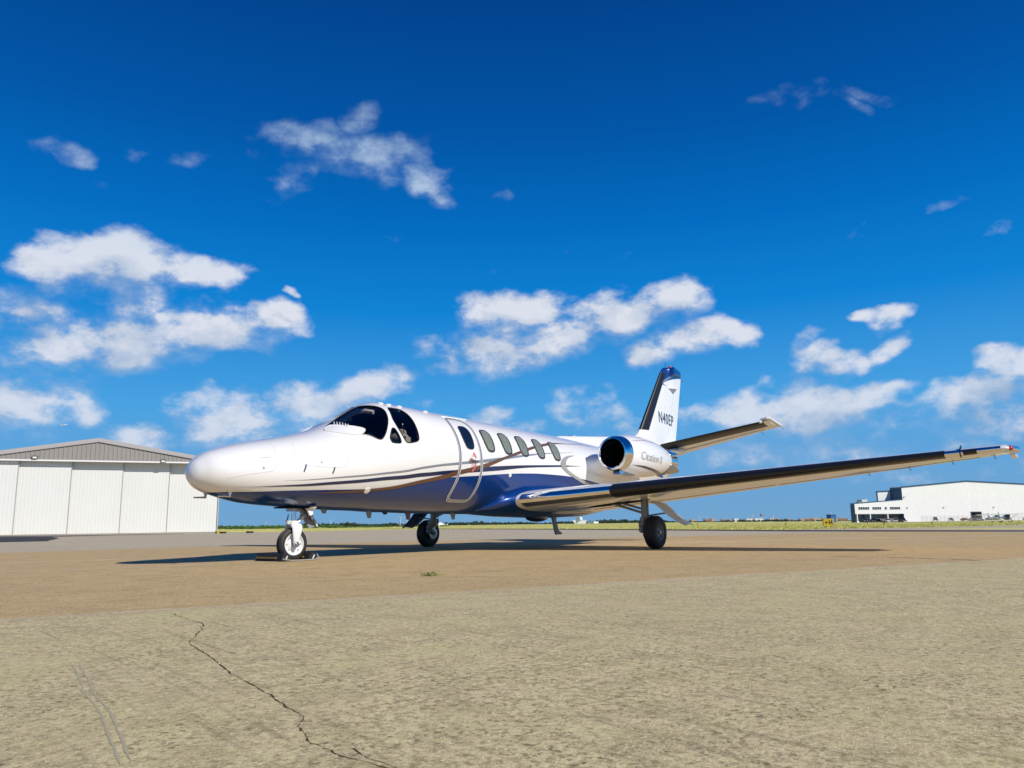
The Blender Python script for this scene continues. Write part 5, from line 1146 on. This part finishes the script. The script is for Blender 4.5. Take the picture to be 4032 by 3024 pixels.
# tail cone
mb = MB(); mb.lathe((13.0, 0, 1.80), (1, 0, .25), [(0, .17), (.4, .15), (.75, .10), (.88, .05)], 20); mb.build('tail_cone', M['white'], jet, smooth=True)
for sd in (-1, 1):
    sts = []
    for y in (0, .5, 1.0, 1.8, 2.5, 2.76):
        sts.append(((12.72+.148*y, sd*y, 2.325+.165*y), (14.0-.075*y, sd*y, 2.17+.185*y)))
    tpn = foilgrid('tailplane', sts, .10, M['white'], jet, (0, 0, 1))
    # swept tip with elevator horn
    mb = MB(); le, te = Vector(sts[-1][0]), Vector(sts[-1][1]); mb.prism([le+Vector((-.16, 0, .02)), le+Vector((-.10, sd*.05, .03)), te+Vector((.02, sd*.06, .02)), te+Vector((0, 0, -.01)), le+Vector((.1, -sd*.16, .0)), le+Vector((-.16, -sd*.16, .0))], (0, 0, .035)); mb.build('tip_cap', M['white'], tpn)
    vs_ = []; ys_ = np.linspace(.12, 2.62, 14)
    for y in ys_:
        le = Vector((12.72+.148*y, sd*y, 2.325+.165*y)); te = Vector((14.0-.075*y, sd*y, 2.17+.185*y)); c_ = (te-le).length; sm = math.sqrt(.34/c_)
        for i in range(17):
            s_ = -sm+2*sm*i/16; xc = s_*s_; vs_.append(le.lerp(te, xc)+Vector((-.006*(1-abs(s_)/sm), 0, (nth(.10, xc)*c_+.005)*(-1 if s_ > 0 else 1))))
    newobj('deicing_boot', vs_, [(j*17+i, j*17+i+1, (j+1)*17+i+1, (j+1)*17+i) for j in range(13) for i in range(16)], M['boot'], tpn)
    mb = MB(); mb.tube([Vector((12.72+.148*y, sd*y, 2.325+.165*y)).lerp(Vector((14.0-.075*y, sd*y, 2.17+.185*y)), .62)+Vector((0, 0, -.05)) for y in (.3, 1.2, 2.5)], .008, 5); mb.build('hinge_line', M['panelgrey'], tpn)
    for y, dx in ((2.3, .2), (2.8, .2)):
        p_ = Vector((14.0-.075*y, sd*y, 2.17+.185*y)); mb = MB(); mb.cyl(p_, p_+Vector((dx, 0, -.05)), .006, 5); mb.build('static_wick', M['wick'], tpn)
    mb = MB(); mb.ball((13.0, sd*2.60, 2.735), (.08, .04, .03)); mb.build('horn_fairing', M['white'], tpn, smooth=True)
    mb = MB(); mb.ball((13.25, sd*.30, 2.20), (.32, .22, .10), 18, 10); mb.build('root_fairing', M['white'], tpn, smooth=True)

# ------------------------------------------------------------------ engines
for sd in (-1, 1):
    yc, zc_ = sd*1.37, 1.785; ax = Vector((1, sd*-.02, -.02)).normalized(); c0 = Vector((8.10, yc, zc_))
    NP = [(.24, .352), (.40, .385), (.65, .408), (1.0, .412), (1.3, .40), (1.62, .368), (1.9, .32), (2.12, .266), (2.2, .248)]
    mb = MB(); mb.lathe(c0, ax, NP, 56, False, False); mb.lathe(c0, ax, [(2.2, .248), (2.2, .225), (1.9, .20)], 40, False, False); en = mb.build('engine', M['white'], jet, smooth=True)
    mb = MB(); mb.lathe(c0, ax, [(.10, .245), (.03, .262), (.0, .283), (.004, .302), (.04, .322), (.12, .340), (.24, .354)], 56, False, False); mb.build('intake_lip', M['chrome'], en, smooth=True)
    mb = MB(); mb.lathe(c0, ax, [(.10, .245), (.35, .255), (.75, .262), (.76, .02)], 48, False, False); mb.build('intake_duct', M['duct'], en, smooth=True)
    mb = MB(); mb.lathe(c0, ax, [(.62, .003), (.67, .04), (.745, .07)], 20, False, False); fn = mb.build('fan_spinner', M['dark'], en, smooth=True)
    for k in range(20):
        a = 2*math.pi*k/20; r_ = Vector((0, math.cos(a), math.sin(a))); q_ = Vector((.05, -math.sin(a)*.035, math.cos(a)*.035)); base = c0+ax*.70
        mb = MB(); mb.add([base+r_*.085-q_*.5, base+r_*.085+q_*.5, base+r_*.255+q_*1.1, base+r_*.255-q_*1.1], [(0, 1, 2, 3)]); mb.build('fan_blade', M['duct'], fn, fix=False)
    # thrust reverser and nozzle
    mb = MB(); mb.lathe(c0, ax, [(2.18, .25), (2.4, .225), (2.66, .20)], 40, False, False); mb.lathe(c0, ax, [(2.66, .20), (2.6, .185), (2.3, .17)], 40, False, False); mb.build('exhaust_nozzle', M['chrome'], en, smooth=True)
    for up in (1, -1):
        vs_ = []
        for i in range(9):
            x = 2.12+.70*i/8; rr_ = .282-.055*(i/8)**1.5; half = math.radians(72-34*(i/8)**1.4)
            for k in range(17):
                a = -half+2*half*k/16; vs_.append(c0+ax*x+Vector((0, math.sin(a)*rr_, up*math.cos(a)*rr_)))
        mb = MB(); mb.add(vs_, [(i*17+k, i*17+k+1, (i+1)*17+k+1, (i+1)*17+k) for i in range(8) for k in range(16)]); o = mb.build('reverser_bucket', M['chrome'] if up > 0 else M['steel'], en, smooth=True)
        sm_ = o.modifiers.new('t', 'SOLIDIFY'); sm_.thickness = .012
    mb = MB(); mb.prism([c0+Vector((1.95, sd*-.02, -.30)), c0+Vector((2.35, 0, -.245)), c0+Vector((2.3, 0, -.33)), c0+Vector((2.05, 0, -.37))], (0, .05, 0)); mb.build('reverser_fairing', M['steel'], en)
    # chin scoop
    mb = MB(); mb.box(c0+Vector((.21, sd*.03, -.368)), (.20, .15, .07), Matrix.Rotation(-.12, 3, 'Y')); sc = mb.build('chin_scoop', M['chrome'], en)
    mb = MB(); mb.box(c0+Vector((.107, sd*.03, -.362)), (.012, .115, .042)); mb.build('scoop_mouth', M['black'], sc)
    mb = MB(); mb.box(c0+Vector((.50, sd*.03, -.398)), (.36, .17, .025), Matrix.Rotation(.07, 3, 'Y')); mb.build('access_panel', M['steel'], en)
    # nacelle stripe and lettering, wrapped on the outboard side
    def nac(x, z, off=.004):
        r_ = np.interp(x, [a for a, _ in NP], [b_ for _, b_ in NP])+off; dz = z-(zc_-.02*x); dz = max(-r_*.98, min(r_*.98, dz)); return Vector((8.10+x, yc-sd*.02*x+sd*math.sqrt(r_*r_-dz*dz), z))
    def band(name, U, L, mt):
        vs_ = []; fs_ = []; n_ = 40; ux = [a for a, _ in U]; 
        for i in range(n_+1):
            x = ux[0]+(ux[-1]-ux[0])*i/n_; a = np.interp(x, ux, [b_ for _, b_ in U]); b_ = np.interp(x, [q_[0] for q_ in L], [q_[1] for q_ in L])
            for j in range(3): vs_.append(nac(x, a+(b_-a)*j/2))
            if i: fs_ += [((i-1)*3+j, (i-1)*3+j+1, i*3+j+1, i*3+j) for j in range(2)]
        newobj(name, vs_, fs_, mt, en)
    band('navy_stripe', [(.3, 1.553), (.7, 1.548), (1.1, 1.518), (1.5, 1.478), (2.15, 1.42)], [(.3, 1.551), (.7, 1.512), (1.1, 1.474), (1.5, 1.432), (2.15, 1.375)], M['navy'])
    band('bronze_stripe', [(.3, 2.02), (.8, 2.075), (1.3, 2.06), (1.8, 1.98)], [(.3, 2.017), (.8, 2.068), (1.3, 2.053), (1.8, 1.975)], M['bronze'])
    tv, tf = textmesh('Citation II', 1, .0, 1.0)
    def lett(a, b_): aa = a if sd < 0 else 1-a; return nac(.50+.94*aa, 1.675+.155*b_-.055*aa, .012)
    newobj('lettering', [lett(a, b_) for a, b_ in tv], tf, M['lettergrey'], en, smooth=False)
    for k in range(14):
        a = 2*math.pi*k/14; mb = MB(); p_ = c0+ax*.48+Vector((0, math.sin(a), math.cos(a)))*.392; mb.ball(p_, .007, 6, 4); mb.build('rivet', M['steel'], en)
    # pylon
    vs_ = []; n_ = 30
    for j, (y, sx, ex, zt_, zb_) in enumerate(((.55, 8.05, 10.6, 1.86, 1.30), (.78, 8.10, 10.4, 1.84, 1.38), (.92, 8.2, 10.2, 1.82, 1.46), (1.0, 8.26, 10.0, 1.83, 1.52), (1.07, 8.45, 9.8, 1.83, 1.55))):
        for i in range(n_+1):
            s_ = -1+2*i/n_; xc = s_*s_; zm = (zt_+zb_)/2; hh = (zt_-zb_)/2; pr = min(1, (nth(.5, xc))/.25) if xc < 1 else 0
            vs_.append((sx+(ex-sx)*xc, sd*y, zm+hh*pr*(1 if s_ < 0 else -1)))
    mb = MB(); mb.add(vs_, [(j*(n_+1)+i, j*(n_+1)+i+1, (j+1)*(n_+1)+i+1, (j+1)*(n_+1)+i) for j in range(4) for i in range(n_)]); mb.build('pylon', M['white'], en, smooth=True)

# ------------------------------------------------------------------ landing gear
def wheel(parent, c, R, wd_, rimr, axis=(0, 1, 0), rimmat=None, hub=True, out=-1):
    h = wd_/2; sh = .78
    mb = MB(); pr = [(-h*.92, rimr), (-h, rimr+.02), (-h, R*.80), (-h*.86, R*.93), (-h*.55, R*.99)]
    for k in range(4): 
        a = -h*.55+h*1.1*(k+.5)/4.0; pr += [(a-h*.10, R), (a-h*.05, R-.006), (a+h*.05, R-.006), (a+h*.10, R)]
    pr += [(h*.55, R*.99), (h*.86, R*.93), (h, R*.80), (h, rimr+.02), (h*.92, rimr)]
    mb.lathe(c, axis, pr, 48, False, False); ty = mb.build('tyre', M['tyre'], parent, smooth=True)
    A = Vector(axis).normalized()
    for s_ in (-1, 1):
        mb = MB(); q_ = Vector(c)
        mb.lathe(q_, A*s_, [(h*.97, rimr+.004), (h*.90, rimr-.006), (h*.55, rimr-.02), (h*.42, rimr*.62), (h*.62, rimr*.52), (h*.66, rimr*.30), (h*.62, .0)], 36, False, False); rm = mb.build('rim', rimmat or M['gearwhite'], ty, smooth=True)
        for k in range(8):
            a = 2*math.pi*k/8; u = A.orthogonal().normalized(); v_ = A.cross(u); bc = q_+A*s_*(h*.56)+(u*math.cos(a)+v_*math.sin(a))*rimr*.72
            mb = MB(); mb.cyl(bc, bc+A*s_*.02, .007, 6); mb.build('bolt', M['steel'], ty)
        if hub: mb = MB(); mb.lathe(q_, A*s_, [(h*.6, rimr*.26), (h*1.0, rimr*.24), (h*1.04, rimr*.12)], 18, False, True); mb.build('hub_cap', M['steel'], ty, smooth=True)
    return ty
# nose gear
def wheelt(pts): return pts
ng = bpy.data.objects.new('nose_gear', None); COL.objects.link(ng); ng.parent = jet
WX, R0 = 1.68, .22
NR = Matrix.Rotation(math.radians(-5), 3, 'Z'); NAX = tuple(NR @ Vector((0, 1, 0)))
wheel(ng, (WX, 0, R0), R0, .125, .145, NAX, M['gearwhite'], hub=False)
mb = MB(); mb.cyl((1.69, 0, .45), (1.69, 0, .80), .036, 20); mb.build('strut', M['chrome'], ng, smooth=True)
mb = MB(); mb.cyl((1.69, 0, .66), (1.70, 0, .85), .055, 18); mb.box((1.69, 0, .685), (.14, .14, .05)); mb.build('strut_housing', M['steel'], ng, smooth=False)
for s_ in (-1, 1):
    y = s_*.095; mb = MB(); vs_ = []
    path = [((1.70, s_*.02, .50), .075, .035), ((1.70, s_*.07, .485), .085, .03), ((1.70, y, .43), .08, .022), ((1.695, y, .34), .062, .02), ((1.69, y, .27), .046, .02), ((1.685, y, .215), .038, .02)]
    for (c_, wx, wy) in path:
        for k in range(12): a = 2*math.pi*k/12; vs_.append(NR @ (Vector(c_)-Vector((1.69, 0, 0))+Vector((wx*math.cos(a), wy*math.sin(a), 0)))+Vector((1.69, 0, 0)))
    mb.add(vs_, [(i*12+k, i*12+(k+1) % 12, (i+1)*12+(k+1) % 12, (i+1)*12+k) for i in range(5) for k in range(12)]+[tuple(60+k for k in range(12))]); mb.build('fork', M['gearwhite'], ng, smooth=True)
mb = MB(); mb.cyl(NR @ Vector((0, -.13, 0))+Vector((1.685, 0, .215)), NR @ Vector((0, .13, 0))+Vector((1.685, 0, .215)), .024, 16); mb.cyl(NR @ Vector((0, -.118, 0))+Vector((1.685, 0, .215)), NR @ Vector((0, -.10, 0))+Vector((1.685, 0, .215)), .04, 8); mb.build('axle', M['steel'], ng, smooth=True)
mb = MB(); mb.cyl((1.69, 0, .47), (1.69, 0, .535), .06, 18); mb.tube([(1.60, -.03, .52), (1.64, 0, .53), (1.69, 0, .53)], .014, 8); mb.cyl((1.585, -.04, .505), (1.60, .03, .53), .02, 8); mb.build('collar', M['gearwhite'], ng, smooth=True)
mb = MB(); mb.tube([(1.72, -.03, .50), (1.80, -.03, .545), (1.85, -.03, .60), (1.855, -.03, .615)], .016, 8); mb.tube([(1.72, .03, .50), (1.80, .03, .545), (1.85, .03, .60)], .016, 8); mb.build('lower_torque_link', M['gearwhite'], ng, smooth=True)
mb = MB(); mb.tube([(1.855, 0, .605), (1.83, 0, .65), (1.74, 0, .745)], .024, 8); mb.cyl((1.855, -.05, .605), (1.855, .05, .605), .02, 10); mb.build('upper_torque_link', M['greypaint'], ng, smooth=True)
mb = MB(); mb.tube([(1.80, -.06, .70), (1.95, -.02, .60), (2.0, 0, .53)], .01, 6); mb.tube([(1.62, .02, .62), (1.60, .02, .5)], .008, 6); mb.build('hydraulic_line', M['black'], ng, smooth=True)
dv = [(1.80, .03, .72), (2.02, .06, .72), (2.15, .06, .455), (1.99, .03, .43), (1.89, .03, .56)]
mb = MB(); mb.prism(dv, (.0, .018, 0)); gd = mb.build('gear_door', M['greypaint'], ng)
mb = MB(); mb.box((1.985, .02, .62), (.05, .03, .17), Matrix.Rotation(-.5, 3, 'Y')); mb.box((2.105, .03, .50), (.02, .03, .10), Matrix.Rotation(-.4, 3, 'Y')); mb.build('door_bracket', M['gearwhite'], gd)
mb = MB(); mb.lathe((1.84, -.22, .71), (0, -.25, -1), [(0, .06), (.015, .05), (.03, .02)], 16); mb.build('landing_light', M['lampglass'], ng, smooth=True)
mb = MB(); mb.prism([(1.76, -.20, .70), (1.86, -.20, .70), (1.85, -.22, .62), (1.80, -.22, .60)], (0, .03, 0)); mb.build('door_hinge', M['gearwhite'], ng)
mb = MB(); mb.box((1.75, 0, .712), (.55, .30, .02)); mb.build('wheel_well', M['dark'], ng)
# main gear
for sd in (-1, 1):
    mg = bpy.data.objects.new('main_gear', None); COL.objects.link(mg); mg.parent = jet
    X, Y = 7.26, sd*2.66
    wheel(mg, (X, Y, .28), .28, .205, .135, (0, 1, 0), M['greypaint'])
    yi = Y-sd*.17
    mb = MB(); mb.cyl((X-.02, yi, .52), (X-.02, yi, .95), .066, 18); mb.cyl((X-.02, yi, .42), (X-.02, yi, .55), .078, 18); mb.build('strut', M['greypaint'], mg, smooth=True)
    mb = MB(); mb.cyl((X-.02, yi, .40), (X-.02, yi, .48), .04, 16); mb.build('piston', M['chrome'], mg, smooth=True)
    mb = MB(); mb.tube([(X-.02, yi, .44), (X-.12, yi, .40), (X-.06, yi, .30), (X, yi, .28)], [.05, .045, .05, .05], 10); mb.cyl((X, yi-.02, .28), (X, Y, .28), .04, 14); mb.build('trailing_arm', M['greypaint'], mg, smooth=True)
    mb = MB(); mb.ball((X-.14, yi, .42), (.07, .06, .05)); mb.ball((X-.17, yi, .33), (.06, .05, .06)); mb.box((X-.10, yi, .5), (.10, .08, .07)); mb.tube([(X-.12, yi+.03, .5), (X-.2, yi+.03, .42), (X-.19, yi+.02, .31), (X-.1, yi, .27)], .012, 6); mb.build('brake_lines', M['greypaint'], mg, smooth=True)
    mb = MB(); mb.tube([(X+.03, yi+.02, .62), (X+.14, yi+.02, .55), (X+.12, yi+.02, .45)], .016, 8); mb.tube([(X+.07, yi+.05, .7), (X+.17, yi+.05, .62), (X+.2, yi+.05, .5), (X+.12, yi+.05, .42), (X+.03, yi+.05, .42)], .010, 6); mb.build('torque_link', M['greypaint'], mg, smooth=True)
    mb = MB(); mb.cyl((X-.02, yi, .60), (X-.08, yi-sd*.65, .80), .022, 10); mb.cyl((X+.03, yi, .66), (X+.0, yi-sd*.6, .83), .018, 10); mb.build('side_brace', M['greypaint'], mg, smooth=True)
    mb = MB(); mb.lathe((X-.02, Y-sd*.12, .28), (0, -sd, 0), [(0, .12), (.05, .12), (.055, .05)], 20); mb.build('brake_disc', M['steel'], mg)
    # outboard gear door: curved sheet
    pc = [(2.70, .80, 7.02, 7.44), (2.80, .765, 7.03, 7.44), (2.90, .68, 7.05, 7.46), (3.0, .585, 7.06, 7.46), (3.12, .50, 7.07, 7.45), (3.24, .43, 7.10, 7.44), (3.30, .405, 7.12, 7.42)]
    vs_ = []; 
    for (y, z, xa, xb) in pc:
        for j in range(5): vs_.append((xa+(xb-xa)*j/4, sd*y, z+.02*math.sin(math.pi*j/4)))
    mb = MB(); mb.add(vs_, [(i*5+j, i*5+j+1, (i+1)*5+j+1, (i+1)*5+j) for i in range(6) for j in range(4)]); o = mb.build('gear_door', M['white'] if sd < 0 else M['blue'], mg, smooth=True)
    so = o.modifiers.new('t', 'SOLIDIFY'); so.thickness = .018
    mb = MB(); mb.cyl((X+.02, yi, .56), (X+.05, sd*2.98, .62), .014, 8); mb.build('door_rod', M['greypaint'], mg)
    p_ = wingp(.55, 2.3, .006, sd); 
    # wheel well in the wing underside
    ol = []
    for a in np.linspace(0, 2*math.pi, 29)[:-1]:
        yy = 1.95+.62*math.cos(a); xx = 7.28+.30*math.sin(a); xl, zl, xt, ztt, tk = wst(yy); s_ = math.sqrt((xx-xl)/(xt-xl)); ol.append(wingp(s_, yy, .004, sd))
    newobj('wheel_well', ol, [tuple(range(28))], M['dark'], mg, smooth=False)

# ------------------------------------------------------------------ chocks with rope
ck = empty('wheel_chocks', 'pair of black and yellow rubber chocks roped around the nose wheel', 'wheel chocks', loc=(1.68, 0, 0))
Mch = mat('black_rubber_chock', (.015, .015, .016), .7); Mye = mat('yellow_chock_band', (.25, .16, .03), .6)
for s_ in (-1, 1):
    xc = s_*.225; pr = [(-.075, 0), (.075, 0), (.055, .06), (.02, .105), (-.02, .105), (-.055, .06)]
    mb = MB(); mb.prism([(xc+a, -.17, z) for a, z in pr], (0, .56, 0)); c_ = mb.build('chock', Mch, ck)
    mb = MB(); mb.box((xc-.068, .16, .045), (.012, .44, .022), Matrix.Rotation(.3, 3, 'Y')); mb.build('yellow_band', Mye, c_)
    mb = MB(); mb.prism([(xc-.01, -.176, .02), (xc+.01, -.176, .02), (xc+.035, -.176, .07), (xc+.015, -.176, .07)], (0, .005, 0)); mb.build('end_mark', M['gearwhite'], c_)
mb = MB(); mb.tube([(-.27, -.17, .03), (-.2, -.26, .012), (0, -.30, .012), (.2, -.27, .012), (.31, -.2, .03), (.30, -.16, .08)], .010, 8); mb.build('rope', grain(mat('rope_fibre', (.30, .29, .26), .9), 80, .3), ck, smooth=True)
print('DONE', len(bpy.data.objects))
